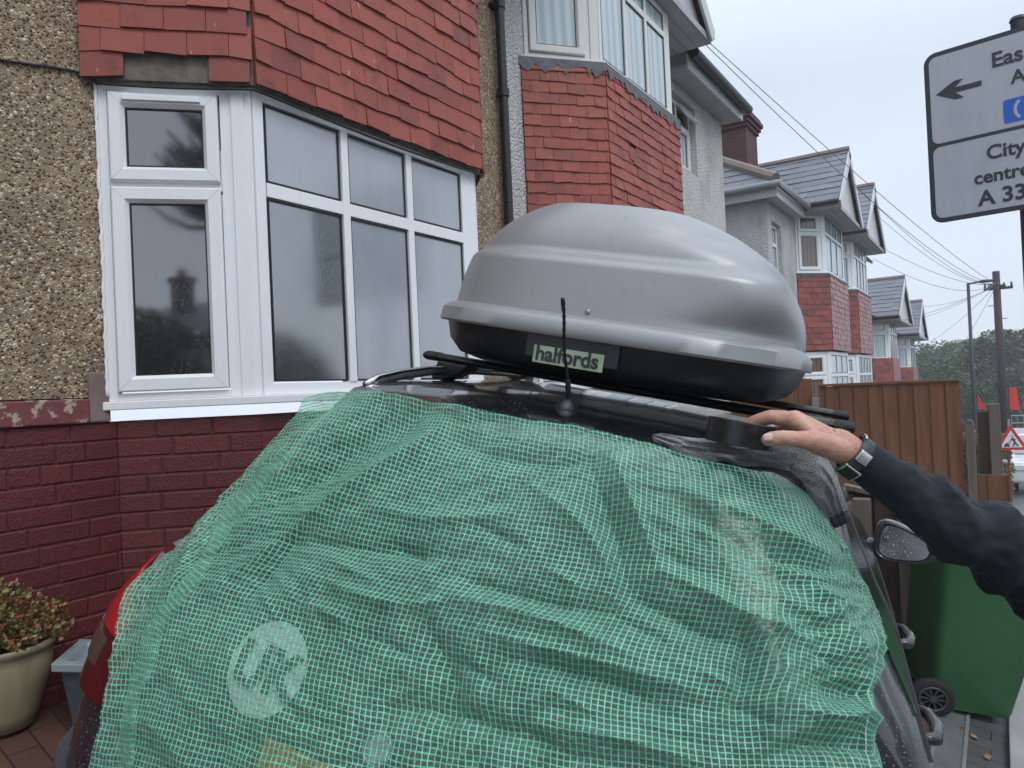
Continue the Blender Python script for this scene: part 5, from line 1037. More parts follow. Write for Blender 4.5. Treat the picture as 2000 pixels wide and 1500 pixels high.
roofbar(.84, 'rear black roof bar, nearest the camera, its foot clamped at the left rail'); roofbar(1.42, 'front black roof bar, farther from the camera beyond the roof box')
# ------------------------------------------------------------------ roof box
def boxmat():
    t = NT('silver_grey_grained_plastic'); v = t.co(); n = t.noise(v, 2.5, 5, .6); d = t.vor(v, 330)
    sc1 = t.noise(t.co((60, 8, 60)), 2, 2); t.base(t.mix(t.math('MAXIMUM', t.mr(t.noise(v, 14, 6, .8), .60, .72, 0, .30), t.math('MULTIPLY', t.mr(sc1, .68, .74, 0, 1), .35)), t.ramp(n, [(.3, (.29, .297, .302)), (.7, (.325, .332, .337))]), (.14, .145, .15))); t.b.inputs['Metallic'].default_value = .35
    t.rough(.38); t.norm(t.bump(t.math('ADD', d, t.math('MULTIPLY', t.noise(v, 30, 3), .15)), .22, .0012)); return t.m
M['boxlid'] = boxmat(); M['boxbase'] = simple('black_box_base', (.014, .015, .017), .35, bscale=260, bstr=.15)
bxr = empty('roof_box', Wd(-.035, 1.2, 1.545), 'silver grey domed roof box with a black base, tilted on the dark car roof', 'roof box')
BCX = -.090; BY0, BY1 = .53, 1.85
def bring_(z, w_, y0, y1, p, n=96, nose=0):
    yc = (y0 + y1) / 2; L_ = (y1 - y0) / 2; pts = []
    for j in range(n):
        a = 2 * math.pi * (j + .5) / n; c, s = math.cos(a), math.sin(a); pp_ = p + (nose if c > 0 and s < 0 else 0); x = w_ * abs(c) ** (2 / pp_) * (1 if c > 0 else -1); y = yc + L_ * abs(s) ** (2 / pp_) * (1 if s > 0 else -1); pts.append(Wd(BCX + x, y, z))
    return pts
mb = MB(); mb.loft([bring_(1.538, .33, BY0 + .16, BY1 - .2, 4), bring_(1.541, .40, BY0 + .09, BY1 - .12, 4.2), bring_(1.555, .443, BY0 + .045, BY1 - .06, 4.4), bring_(1.59, .468, BY0 + .022, BY1 - .03, 4.6), bring_(1.64, .480, BY0 + .012, BY1 - .015, 4.6), bring_(1.66, .480, BY0 + .012, BY1 - .015, 4.6)]); autosmooth(mb.build('base', M['boxbase'], bxr), 60)
lid = []
lid += [bring_(1.636, .480, BY0 + .01, BY1 - .01, 4.6), bring_(1.634, .494, BY0 - .004, BY1 + .004, 4.6), bring_(1.640, .498, BY0 - .008, BY1 + .008, 4.6), bring_(1.672, .494, BY0 - .004, BY1 + .004, 4.6), bring_(1.682, .486, BY0 + .006, BY1 - .006, 4.5), bring_(1.688, .476, BY0 + .018, BY1 - .02, 4.4)]
HB = .325
for i in range(0, 41):
    t_ = i / 40; zz_ = 1.690 + HB * t_
    w_ = .468 * (1 - t_ ** 2.7) ** .50 if t_ < 1 else 0
    ins = .022 + .05 * t_ + (.04 * max(0, min(1, (t_ - .40) / .10)) ** 1.0 * (3 - 2 * max(0, min(1, (t_ - .40) / .10))) * max(0, min(1, (t_ - .40) / .10))) + .30 * max(0, t_ - .5) ** 2.2 + (.28 * max(0, t_ - .9) / .1)
    insf = .02 + .12 * t_ + .55 * t_ ** 2.2
    if t_ >= .985: break
    lid.append([q - XC * .035 * t_ ** 1.5 for q in bring_(zz_, max(w_, .05), BY0 + ins, BY1 - insf, 4.4 - 1.7 * t_, nose=3.0 * math.sin(math.pi * min(1, max(0, (t_ - .05) / .65))) ** 1.2)])
mb = MB(); mb.loft(lid); ld = autosmooth(mb.build('lid', M['boxlid'], bxr), 42)
BL = BVHTree.FromPolygons([tuple(v_) for v_ in mb.v], mb.f)
for u, v in ((1148, 609), (1101, 600)):
    p, n_, _, _ = BL.ray_cast(CW, D(u, v).normalized())
    if p:
        rb = MB(); ax = n_.orthogonal().normalized(); ay = n_.cross(ax); rb.loft([[p + n_ * h_ + (ax * math.cos(2 * math.pi * j / 14) + ay * math.sin(2 * math.pi * j / 14)) * r_ for j in range(14)] for h_, r_ in ((-.001, .0075), (.002, .007), (.0045, .004))]); rb.build('rivet', M['boxlid'], ld, smooth=True)
# name label on the base
t = NT('faded_glow_label'); v = t.co(); t.base(t.ramp(t.noise(v, 25, 5), [(.3, (.30, .38, .25)), (.7, (.40, .48, .33))])); t.rough(.5); M['label'] = t.m
yl = BY0 + .008
def onbase(x, z): return Wd(x, yl - .0, z)
q0 = Lc(P(1050, 690, 1.70)); 
def on_rear(u, v): p = PL(u, v, FC, CO.dot(FC) + yl); return Lc(p)
A_ = on_rear(1045, 672); B_ = on_rear(1176, 727); zc = (on_rear(1110, 700)).z
mb = MB(); x0, x1 = A_.x - .025, B_.x + .035; mb.poly([Wd(x0, yl, 1.575), Wd(x1, yl, 1.575), Wd(x1, yl, 1.637), Wd(x0, yl, 1.637)], FC * .03); pn = mb.build('label_recess', M['boxbase'], bxr, bevel=.003)
mb = MB(); x0, x1 = A_.x, B_.x; zl0, zl1 = zc - .021, zc + .021; mb.poly([Wd(x0, yl - .0025, zl0), Wd(x1, yl - .0025, zl0), Wd(x1, yl - .0025, zl1), Wd(x0, yl - .0025, zl1)], FC * .002); lbl = mb.build('label', M['label'], bxr)
text_mesh('lettering', 'halfords', .0500, M['signblack'], Wd(x0 + .006, yl - .0035, zl0 + .007), XC, ZC, lbl, extr=.0003, bold=.0016)
# ------------------------------------------------------------------ green mesh sheeting over the tail
def crv(pts, n):
    """catmull-rom through pixel points, resampled evenly"""
    P_ = np.array(pts, float); P_ = np.vstack([2 * P_[0] - P_[1], P_, 2 * P_[-1] - P_[-2]]); o_ = []
    for i in range(1, len(P_) - 2):
        for t_ in np.linspace(0, 1, 16, endpoint=False):
            a, b, c, d = P_[i - 1], P_[i], P_[i + 1], P_[i + 2]; o_.append(.5 * ((2 * b) + (-a + c) * t_ + (2 * a - 5 * b + 4 * c - d) * t_ ** 2 + (-a + 3 * b - 3 * c + d) * t_ ** 3))
    o_.append(P_[-2]); o_ = np.array(o_); s = np.concatenate([[0], np.cumsum(np.linalg.norm(np.diff(o_, axis=0), axis=1))]); q = np.linspace(0, s[-1], n)
    return np.stack([np.interp(q, s, o_[:, 0]), np.interp(q, s, o_[:, 1])], 1)
NU, NV = 61, 49
topc = crv([(592, 778), (640, 768), (740, 768), (860, 787), (1000, 815), (1120, 836), (1250, 866), (1400, 908), (1500, 930), (1560, 958), (1598, 1002)], NU)
botc = crv([(120, 1800), (500, 1830), (1000, 1850), (1400, 1830), (1740, 1780)], NU)
lefc = crv([(592, 778), (575, 812), (500, 905), (430, 985), (365, 1062), (284, 1124), (246, 1172), (222, 1300), (198, 1420), (172, 1520), (120, 1800)], NV)
rigc = crv([(1598, 1002), (1622, 1040), (1660, 1110), (1690, 1180), (1706, 1270), (1702, 1350), (1688, 1410), (1700, 1500), (1740, 1780)], NV)
PIX = np.zeros((NV, NU, 2))
for j in range(NV):
    v_ = j / (NV - 1)
    for i in range(NU):
        u_ = i / (NU - 1)
        PIX[j, i] = (1 - v_) * topc[i] + v_ * botc[i] + (1 - u_) * lefc[j] + u_ * rigc[j] - ((1 - u_) * (1 - v_) * topc[0] + u_ * (1 - v_) * topc[-1] + (1 - u_) * v_ * botc[0] + u_ * v_ * botc[-1])
DEP = np.zeros((NV, NU))
for j in range(NV):
    for i in range(NU):
        d = D(*PIX[j, i]); dl = d.length; h = BODY.ray_cast(CW, d / dl)
        if h[0] is not None: DEP[j, i] = h[3] / dl
        else:
            best = (9, 1.5)
            for t_ in np.linspace(.8, 2.6, 91):
                nn_ = BODY.find_nearest(CW + d * float(t_))
                if nn_[3] < best[0]: best = (nn_[3], float(t_))
            DEP[j, i] = best[1]
D0 = DEP.copy()
for it in range(14):
    A = np.pad(DEP, 1, mode='edge'); sm = (A[:-2, 1:-1] + A[2:, 1:-1] + A[1:-1, :-2] + A[1:-1, 2:]) / 4; DEP = np.minimum(.5 * DEP + .5 * sm, D0 + .0)
DEP -= .034
G = np.zeros((NV, NU, 3))
for j in range(NV):
    for i in range(NU): G[j, i] = P(PIX[j, i, 0], PIX[j, i, 1], DEP[j, i])
# wrap the sheet round both flanks and over the roof edge
fc = np.array(FC); xc_ = np.array(XC); zc_ = np.array(ZC)
def ext(G, k, side):
    cols = []
    for q in range(1, k + 1):
        base_ = G[:, 0] if side == 'l' else G[:, -1]; sg_ = 1 if side == 'r' else -1
        cols.append(base_ + fc * .035 * q + xc_ * sg_ * .004 * (1 - q) )
    return np.concatenate([np.stack(cols[::-1], 1), G], 1) if side == 'l' else np.concatenate([G, np.stack(cols, 1)], 1)
G = ext(G, 2, 'r')
def up1(A, axis, m_):
    A = np.moveaxis(A, axis, 0); n = A.shape[0]; t_ = np.linspace(0, n - 1, (n - 1) * m_ + 1); i = np.minimum(t_.astype(int), n - 2); f = (t_ - i)[:, None, None]
    g = lambda k_: A[np.clip(i + k_, 0, n - 1)]
    a, b, c, d = g(-1), g(0), g(1), g(2); o_ = .5 * ((2 * b) + (-a + c) * f + (2 * a - 5 * b + 4 * c - d) * f ** 2 + (-a + 3 * b - 3 * c + d) * f ** 3); return np.moveaxis(o_, 0, axis)
UPF = 6
PE = np.concatenate([PIX, PIX[:, -1:] + np.array([8, 0]), PIX[:, -1:] + np.array([16, 0])], 1); PE = np.concatenate([PE, np.zeros((NV, NU + 2, 1))], 2); PE = up1(up1(PE, 0, UPF), 1, UPF)
G = up1(up1(G, 0, UPF), 1, UPF); nv, nu = G.shape[:2]
def norms(G):
    a = np.gradient(G, axis=1); b = np.gradient(G, axis=0); n = np.cross(a, b); return n / np.maximum(np.linalg.norm(n, axis=2, keepdims=True), 1e-9)
Nn = norms(G); cen = G.mean((0, 1)); 
if ((np.array(CW) - cen) * Nn.mean((0, 1))).sum() < 0: Nn = -Nn
# cloth coordinates in metres along the sheet
su = np.cumsum(np.concatenate([np.zeros((nv, 1)), np.linalg.norm(np.diff(G, axis=1), axis=2)], 1), 1); mid = nu // 2; su -= su[:, mid:mid + 1]
sv = np.cumsum(np.concatenate([np.zeros((1, nu)), np.linalg.norm(np.diff(G, axis=0), axis=2)], 0), 0)
su = .35 * su + .65 * su.mean(0, keepdims=True); sv = .35 * sv + .65 * sv.mean(1, keepdims=True)
H_ = np.zeros((nv, nu))
def rid(x): return 1 - abs(x) * 2.2
for j in range(nv):
    for i in range(nu):
        x, y = su[j, i], sv[j, i]; wq = noise.noise(Vector((x * 2.2, y * 2.2, 3))) * .28
        # folds run down to the right, bending with the drape
        a = x * .33 + y * .94 + wq - .10 * x * x; b = x * .94 - y * .33 + wq
        big = noise.noise(Vector((b * 2.4, a * 5.2, 0))); h1_ = rid(noise.noise(Vector((b * 3.3, a * 11, 7)))); h2_ = rid(noise.noise(Vector((b * 7.5, a * 22, 17)))); h3_ = rid(noise.noise(Vector((b * 16, a * 40, 27))))
        left = max(0, min(1, (-.30 - x) / .25)); c = x * .80 + y * .5; hl = math.sin(c * 30 + noise.noise(Vector((x * 4, y * 4, 1))) * 3)
        amp = .55 + .6 * noise.noise(Vector((x * 2.5 + 9, y * 2.5, 5)))
        vv_ = rid(noise.noise(Vector((x * 6.5 + y * 1.5, y * 1.5, 40))))
        H_[j, i] = .014 * big + .0062 * amp * h1_ + .0085 * amp * h2_ * max(0, 1.3 * amp) + .0032 * h3_ * (amp > .3) + .006 * left * hl * .5 + .005 * vv_ * (1 - left)
H_ += .004
CR = [((835, 800), (700, 880), (560, 975), -.022, 34), ((905, 815), (660, 985), (430, 1150), .014, 26), ((715, 785), (600, 860), (480, 985), .014, 24), ((640, 990), (560, 1080), (470, 1190), -.010, 26),
      ((1190, 890), (1240, 1010), (1290, 1120), .014, 24), ((1150, 900), (1200, 1040), (1235, 1180), -.013, 28), ((1040, 950), (1160, 1060), (1210, 1180), .010, 22), ((1330, 960), (1480, 1040), (1600, 1090), .012, 22), ((1350, 1010), (1480, 1085), (1640, 1130), -.012, 26), ((1290, 1120), (1420, 1190), (1560, 1260), .016, 24), ((1230, 1160), (1380, 1240), (1450, 1260), -.018, 26),
      ((1445, 1190), (1455, 1300), (1430, 1420), -.018, 26), ((1500, 1200), (1520, 1330), (1490, 1460), .016, 30), ((900, 1130), (1050, 1175), (1200, 1200), -.012, 22), ((900, 1170), (1080, 1220), (1250, 1290), .012, 20), ((1000, 1290), (1150, 1320), (1330, 1400), -.015, 24), ((960, 1240), (1130, 1285), (1330, 1340), .012, 20), ((760, 1380), (900, 1400), (1130, 1480), -.012, 26), ((820, 1200), (880, 1330), (850, 1460), -.014, 32), ((1060, 1420), (1200, 1440), (1400, 1500), .013, 24),
      ((620, 1130), (760, 1180), (900, 1180), .008, 20), ((560, 1050), (760, 1080), (980, 1100), -.008, 22), ((1560, 1130), (1640, 1240), (1690, 1330), .010, 26), ((1590, 1330), (1650, 1350), (1700, 1350), -.022, 24), ((1560, 1390), (1620, 1410), (1700, 1400), .020, 24), ((1500, 1480), (1600, 1450), (1700, 1470), -.018, 22), ((420, 1010), (380, 1090), (330, 1190), .010, 18), ((880, 860), (1000, 900), (1150, 910), -.007, 18), ((740, 1000), (860, 1020), (1000, 1010), .007, 16)]
CR += [((u - 40, v - 18), (u, v), (u + 46, v + 24), .006 * (-1) ** i, 12) for i, (u, v) in enumerate([(700, 1120), (980, 1050), (1100, 1130), (1330, 1100), (1400, 1330), (1250, 1230), (1120, 1370), (930, 1310), (1560, 1200), (1600, 1290), (1380, 1050), (1500, 1130), (1290, 1020), (760, 1260), (650, 1200), (1050, 1440), (1200, 1350), (800, 1080), (1620, 1180), (1470, 1400)])]
PU = PE[..., 0]; PV = PE[..., 1]
for a, b, c, am, wdt in CR:
    q = crv([a, b, c], 26); dm = np.full((nv, nu), 1e9); tt_ = np.zeros((nv, nu))
    for k_ in range(25):
        p0, p1 = q[k_], q[k_ + 1]; e0_ = p1 - p0; tq = np.clip(((PU - p0[0]) * e0_[0] + (PV - p0[1]) * e0_[1]) / (e0_ @ e0_), 0, 1); dd = np.hypot(PU - p0[0] - tq * e0_[0], PV - p0[1] - tq * e0_[1]); m_ = dd < dm; dm = np.where(m_, dd, dm); tt_ = np.where(m_, (k_ + tq) / 25, tt_)
    H_ += 2.1 * am * (np.exp(-(dm / (wdt * .8))) * .7 + .3 * np.exp(-(dm / wdt) ** 2)) * (np.sin(math.pi * np.clip(tt_, .06, .94)) ** .6)
H_ = np.where(H_ < -.020, -.020 + (H_ + .020) * .12, H_)
em = np.ones((nv, nu)); G2 = G + Nn * H_[..., None]
for j in range(nv):
    for i in range(nu - 2 * UPF):
        p = Vector(G2[j, i]); d = p - CW; dl = d.length; h = BODY.ray_cast(CW, d / dl)
        if h[0] is not None and h[3] < dl + .010: G2[j, i] = CW + d / dl * (h[3] - .010)
# one deep vertical fold at the lower right and a bunch at the right hem
mb = MB(); mb.v = [tuple(p) for p in G2.reshape(-1, 3)]; mb.f = [(j * nu + i, j * nu + i + 1, (j + 1) * nu + i + 1, (j + 1) * nu + i) for j in range(nv - 1) for i in range(nu - 1)]
t = NT('green_reinforced_mesh_sheeting'); t.m.blend_method = 'HASHED' if hasattr(t.m, 'blend_method') else None
uvn = t.n('ShaderNodeUVMap'); uvn.uv_map = 'cloth'; sp = t.n('ShaderNodeSeparateXYZ'); vw = t.co(); nzv = t.n('ShaderNodeTexNoise'); t.inp(nzv, 'Scale', 9); t.inp(nzv, 'Detail', 2); t.l(uvn.outputs[0], nzv.inputs['Vector'])
va = t.n('ShaderNodeVectorMath'); va.operation = 'MULTIPLY_ADD'; va.inputs[1].default_value = (.012, .012, 0); t.l(nzv.outputs[1], va.inputs[0]); t.l(uvn.outputs[0], va.inputs[2]); t.l(va.outputs[0], sp.inputs[0])
PX_, PY_ = .0102, .0086
def thread(o_, per, wd):
    f = t.math('FRACT', t.math('DIVIDE', o_, per)); d = t.math('ABSOLUTE', t.math('SUBTRACT', f, .5)); return t.mr(d, .5 - wd / per, .5 - wd / per * .6, 0, 1), d
tv, dv = thread(sp.outputs[0], PX_, .00115); th_, dh = thread(sp.outputs[1], PY_, .00150)
mask = t.math('MINIMUM', t.math('MAXIMUM', tv, th_), 1)
gc = t.ramp(t.noise(vw, 6, 4), [(.3, (.10, .58, .32)), (.7, (.17, .70, .43))]); gc = t.mix(t.math('MULTIPLY', tv, .55), gc, (.72, .90, .82))
t.base(gc); t.rough(.38); t.b.inputs['Transmission Weight'].default_value = 0
film = t.n('ShaderNodeBsdfPrincipled'); film.inputs['Base Color'].default_value = (.20, .38, .30, 1); film.inputs['Roughness'].default_value = .14; film.inputs['IOR'].default_value = 1.5
tp_ = t.n('ShaderNodeBsdfTransparent'); tp_.inputs[0].default_value = (.90, .93, .91, 1); mf = t.n('ShaderNodeMixShader'); lw = t.n('ShaderNodeLayerWeight'); lw.inputs[0].default_value = .35
t.l(t.mr(lw.outputs['Facing'], 0, 1, .25, .85), mf.inputs[0]); t.l(tp_.outputs[0], mf.inputs[1]); t.l(film.outputs[0], mf.inputs[2])
trl = t.n('ShaderNodeBsdfTranslucent'); t.l(gc, trl.inputs[0]); mt = t.n('ShaderNodeMixShader'); mt.inputs[0].default_value = .25; t.l(t.b.outputs[0], mt.inputs[1]); t.l(trl.outputs[0], mt.inputs[2])
ms = t.n('ShaderNodeMixShader'); t.l(t.mr(mask, 0, 1, 0, .96), ms.inputs[0]); t.l(mf.outputs[0], ms.inputs[1]); t.l(mt.outputs[0], ms.inputs[2]); t.l(ms.outputs[0], t.out.inputs[0])
cr1 = t.noise(vw, 28, 5, .7, 1.2); cr2 = t.noise(vw, 90, 3, .6); b1 = t.bump(t.math('ADD', t.math('MULTIPLY', cr1, 1.0), t.math('MULTIPLY', cr2, .4)), 1.0, .012); b2 = t.bump(mask, .5, .0012, b1); t.norm(b2); t.l(b2, film.inputs['Normal'])
M['mesh'] = t.m
me = bpy.data.meshes.new('mesh_sheet'); me.from_pydata(mb.v, [], mb.f); uvl = me.uv_layers.new(name='cloth'); li = np.zeros(len(me.loops), int); me.loops.foreach_get('vertex_index', li)
uvs = np.stack([su.reshape(-1)[li], sv.reshape(-1)[li]], 1).astype(np.float32); uvl.data.foreach_set('uv', uvs.reshape(-1)); me.polygons.foreach_set('use_smooth', [True] * len(me.polygons)); me.materials.append(M['mesh'])
tarp = bpy.data.objects.new('mesh_sheet', me); col.objects.link(tarp); tag(tarp, 'crinkled green see through mesh sheeting draped over the back of the dark car', 'mesh sheet')
TB = BVHTree.FromPolygons(mb.v, mb.f)
#PART4
# dense double layer where the sheet is folded back on itself at the left
TBV = TB
def strip_on(path, halfw, lift, name, mat, parent, nseg=90, nw=9):
    c = crv(path, nseg); mbb = MB(); uv = []
    for i in range(nseg):
        t_ = c[min(i + 1, nseg - 1)] - c[max(i - 1, 0)]; t_ /= np.linalg.norm(t_); nrm = np.array([-t_[1], t_[0]]); hw = halfw * (.7 + .5 * noise.noise(Vector((i * .09, 2, 0))) + .25 * math.sin(i / nseg * 3.14))
        for k_ in range(nw):
            f = k_ / (nw - 1) * 2 - 1; px = c[i] + nrm * hw * f; d = D(*px).normalized(); h = TBV.ray_cast(CW, d)
            p = h[0] if h[0] is not None else CW + d * 1.6
            p = p - d * (lift * (1 - f * f) + .0015 + .002 * noise.noise(Vector((i * .25, f * 2, 5)))); mbb.v.append(tuple(p)); uv.append((f * .05 + .004 * noise.noise(Vector((i * .1, f, 0))), i * .0071))
    for i in range(nseg - 1):
        for k_ in range(nw - 1): a = i * nw + k_; mbb.f.append((a, a + 1, a + nw + 1, a + nw))
    me = bpy.data.meshes.new(name); me.from_pydata(mbb.v, [], mbb.f); ul = me.uv_layers.new(name='cloth'); li = np.zeros(len(me.loops), int); me.loops.foreach_get('vertex_index', li); ul.data.foreach_set('uv', np.array(uv, np.float32)[li].reshape(-1))
    me.polygons.foreach_set('use_smooth', [True] * len(me.polygons)); me.materials.append(mat); o = bpy.data.objects.new(name, me); col.objects.link(o); o.parent = parent; o.matrix_parent_inverse = parent_inv(parent); return o
strip_on([(560, 880), (500, 950), (445, 1010), (420, 1060), (385, 1120), (345, 1170), (300, 1235), (285, 1290), (262, 1350), (250, 1430), (240, 1540), (215, 1640)], 17, .006, 'folded_hem', M['mesh'], tarp)
# ------------------------------------------------------------------ tape roll
M['tape'] = simple('black_tape', (.010, .011, .012), .28, bscale=500, bstr=.08)
tz = (ZC + FC * .085).normalized(); FT = XC.cross(tz) * -1; tcen = P(1446, 846, 1.345); hit = BODY.ray_cast(tcen + tz * .3, -tz); 
tpz = Lc(tcen); TR = .0605; TH = .048
tr_ = empty('tape_roll', tcen, 'thick black roll of tape held upright on the car roof by the gripping hand', 'tape roll')
n = 72
def cring(r_, z): return [tcen + (XC * math.cos(2 * math.pi * j / n) + FT * math.sin(2 * math.pi * j / n)) * r_ + tz * z for j in range(n)]
mb = MB(); rr_ = [(.038, -.0225), (TR - .001, -.0225), (TR, -.0215)]
for i in range(12): rr_ += [(TR + (.0003 if i % 2 else -.0002), -.0215 + .043 * (i + 1) / 12.5)]
rr_ += [(TR, TH / 2 - .0035), (TR - .001, TH / 2 - .0025), (.0385, TH / 2 - .0025), (.038, TH / 2 - .003), (.038, -.0225)]
mb.loft([cring(a, b) for a, b in rr_], cap=False); autosmooth(mb.build('tape', M['tape'], tr_), 40)
mb = MB(); mb.loft([cring(a, b) for a, b in ((.0345, -.0235), (.0379, -.0235), (.0379, TH / 2 - .002), (.0345, TH / 2 - .002), (.0345, -.0235))], cap=False); M['card'] = simple('brown_card_core', (.25, .17, .10), .8); autosmooth(mb.build('core', M['card'], tr_), 40)
# ------------------------------------------------------------------ towel
def towelmat():
    t = NT('charcoal_terry_cloth'); v = t.co(); d = t.vor(v, 420); n = t.noise(v, 260, 4, .8); big = t.noise(v, 9, 4)
    c = t.ramp(d, [(.1, (.50, .50, .50)), (.55, (.26, .262, .266))]); c = t.mix(t.mr(n, .42, .6, 0, .55), c, (.55, .55, .55)); t.base(t.mix(t.mr(big, .4, .7, 0, .3), c, (.20, .202, .206))); t.rough(.95); t.b.inputs['Sheen Weight'].default_value = .35; t.norm(t.bump(t.math('SUBTRACT', n, d), 1.0, .006)); return t.m
M['terry'] = towelmat()
tp = [(1277, 852, .008), (1290, 858, .016), (1320, 868, .020), (1350, 878, .024), (1385, 886, .022), (1430, 893, .021), (1480, 898, .024), (1525, 902, .034), (1560, 915, .044), (1588, 940, .046), (1607, 968, .036), (1618, 990, .030), (1626, 1006, .026)]
ns_ = 130; P3 = []
arr = crv([(a, b) for a, b, _ in tp], ns_); rad = np.interp(np.linspace(0, 1, ns_), np.linspace(0, 1, len(tp)), [c * 1.12 for _, _, c in tp])
lastd = 1.4; dd_ = []
for i in range(ns_):
    d = D(*arr[i]); dl = d.length; h = BODY.ray_cast(CW, d / dl); h2 = TB.ray_cast(CW, d / dl); c_ = [x[3] / dl for x in (h, h2) if x[0] is not None]; dd_.append(min(c_) if c_ else np.nan)
dd_ = np.array(dd_); ok = ~np.isnan(dd_); dd_ = np.interp(np.arange(ns_), np.arange(ns_)[ok], dd_[ok]); ker = np.ones(21) / 21; dd_ = np.convolve(np.pad(dd_, 10, mode='edge'), ker, 'valid')
cps = [P(arr[i][0], arr[i][1], dd_[i] - .026) for i in range(ns_)]
mb = MB(); nr_ = 64; rings = []
for i in range(ns_):
    t_ = (cps[min(i + 1, ns_ - 1)] - cps[max(i - 1, 0)]).normalized(); vw_ = (CW - cps[i]).normalized(); side_ = t_.cross(vw_).normalized(); out_ = side_.cross(t_).normalized()
    ringp = []
    for j in range(nr_):
        a = 2 * math.pi * j / nr_; r_ = rad[i] * min(1, (i + 1) / 5) ** .5; q = side_ * math.cos(a) * r_ + out_ * math.sin(a) * min(r_ * .55, .018)
        s_ = i / ns_ * 9; f1 = noise.noise(Vector((s_ * .6, math.cos(a) * 2.2, math.sin(a) * .8))); f2 = 1 - abs(noise.noise(Vector((s_ * .8 + 4, math.cos(a) * 2.6, 3)))) * 2.4; f3 = noise.noise(Vector((s_ * 3, math.cos(a) * 7, math.sin(a) * 7)))
        q = q * (1 + .22 * f1) + out_ * (.008 * f2 + .0015 * f3) * (math.sin(a) > -.3); ringp.append(cps[i] + q)
    rings.append(ringp)
mb.loft(rings); tw = mb.build('towel', M['terry'], smooth=True); tag(tw, 'damp charcoal terry towel crumpled along the roof edge under the hand', 'towel')
# stitched hem of the towel
hm = MB(); e_ = rings[-1]; e0 = rings[-2]; dirh = (Vector(cps[-1]) - Vector(cps[-6])).normalized(); hm.loft([[p + (cps[-1] - p) * .10 for p in e_], [p + dirh * .006 + (cps[-1] - p) * .04 for p in e_], [p + dirh * .018 + (cps[-1] - p) * .12 for p in e_], [p + dirh * .022 + (cps[-1] - p) * .4 for p in e_]]); M['hem'] = simple('towel_hem', (.075, .077, .08), .8, bscale=300, bstr=.4); hm.build('hem', M['hem'], tw, smooth=True)
# pale suction cup edge / folded grey fabric peeping behind thumb
sc_ = MB(); pth = [P(1515, 872, 1.36), P(1545, 868, 1.37), P(1575, 884, 1.38), P(1600, 908, 1.39), P(1612, 930, 1.40)]
# ------------------------------------------------------------------ person reaching in from the right
def skin():
    t = NT('skin'); v = t.co(); n = t.noise(v, 22, 5, .65); n2 = t.noise(v, 70, 4, .7); g = t.n('ShaderNodeNewGeometry')
    c = t.ramp(n, [(.3, (.44, .21, .15)), (.55, (.54, .30, .22)), (.75, (.60, .37, .28))]); c = t.mix(t.mr(n2, .5, .75, 0, .35), c, (.40, .15, .11)); t.base(c); t.rough(.42)
    t.b.inputs['Subsurface Weight'].default_value = .15; t.b.inputs['Subsurface Radius'].default_value = (.012, .005, .003); t.b.inputs['Subsurface Scale'].default_value = .6
    mpp = t.co((1, 1, 1)); cr = t.vor(v, 260, feat='DISTANCE_TO_EDGE'); fold = t.noise(t.co((60, 60, 200)), 1.2, 4, .6); t.norm(t.bump(t.math('ADD', t.math('MULTIPLY', t.mr(cr, 0, .12, 0, 1), .5), fold), .45, .0026)); return t.m
M['skin'] = skin()
def capsule(mb, pts, rads, n=20):
    """tapered tube with rounded ends through the joints"""
    pts = [Vector(p) for p in pts]; P2 = []; R2 = []
    t0 = (pts[1] - pts[0]).normalized(); t1 = (pts[-1] - pts[-2]).normalized()
    for k_ in (1.0, .92, .72, .4): P2.append(pts[0] - t0 * rads[0] * k_ * .98); R2.append(rads[0] * max(.06, math.sqrt(max(0, 1 - k_ * k_))))
    for i in range(len(pts)):
        P2.append(pts[i]); R2.append(rads[i])
        if i < len(pts) - 1:
            for f in (.33, .67): P2.append(pts[i].lerp(pts[i + 1], f)); R2.append(rads[i] * (1 - f) + rads[i + 1] * f)
    for k_ in (.4, .72, .92, 1.0): P2.append(pts[-1] + t1 * rads[-1] * k_ * .98); R2.append(rads[-1] * max(.06, math.sqrt(max(0, 1 - k_ * k_))))
    mb.tube(P2, R2, n)
def wv(r_, u_, f_): return CW + cR * r_ + cU * u_ + cF * f_
SH = wv(1.22, -.26, 1.02); EL = P(2075, 1150, 1.20); WR = P(1672, 890, 1.285)
gzp = .02; hipc = Vector((SH.x + .16, SH.y + .10, .95)); per = empty('person', (hipc.x, hipc.y, gzp), 'person in dark sweatshirt whose arm reaches in from the right, hand gripping black tape', 'person')
bm_ = MB()
capsule(bm_, [EL, EL.lerp(WR, .35), EL.lerp(WR, .75), P(1700, 905, 1.283), P(1668, 888, 1.285), P(1636, 868, 1.288)], [.030, .032, .027, .0275, .0282, .029], 28)
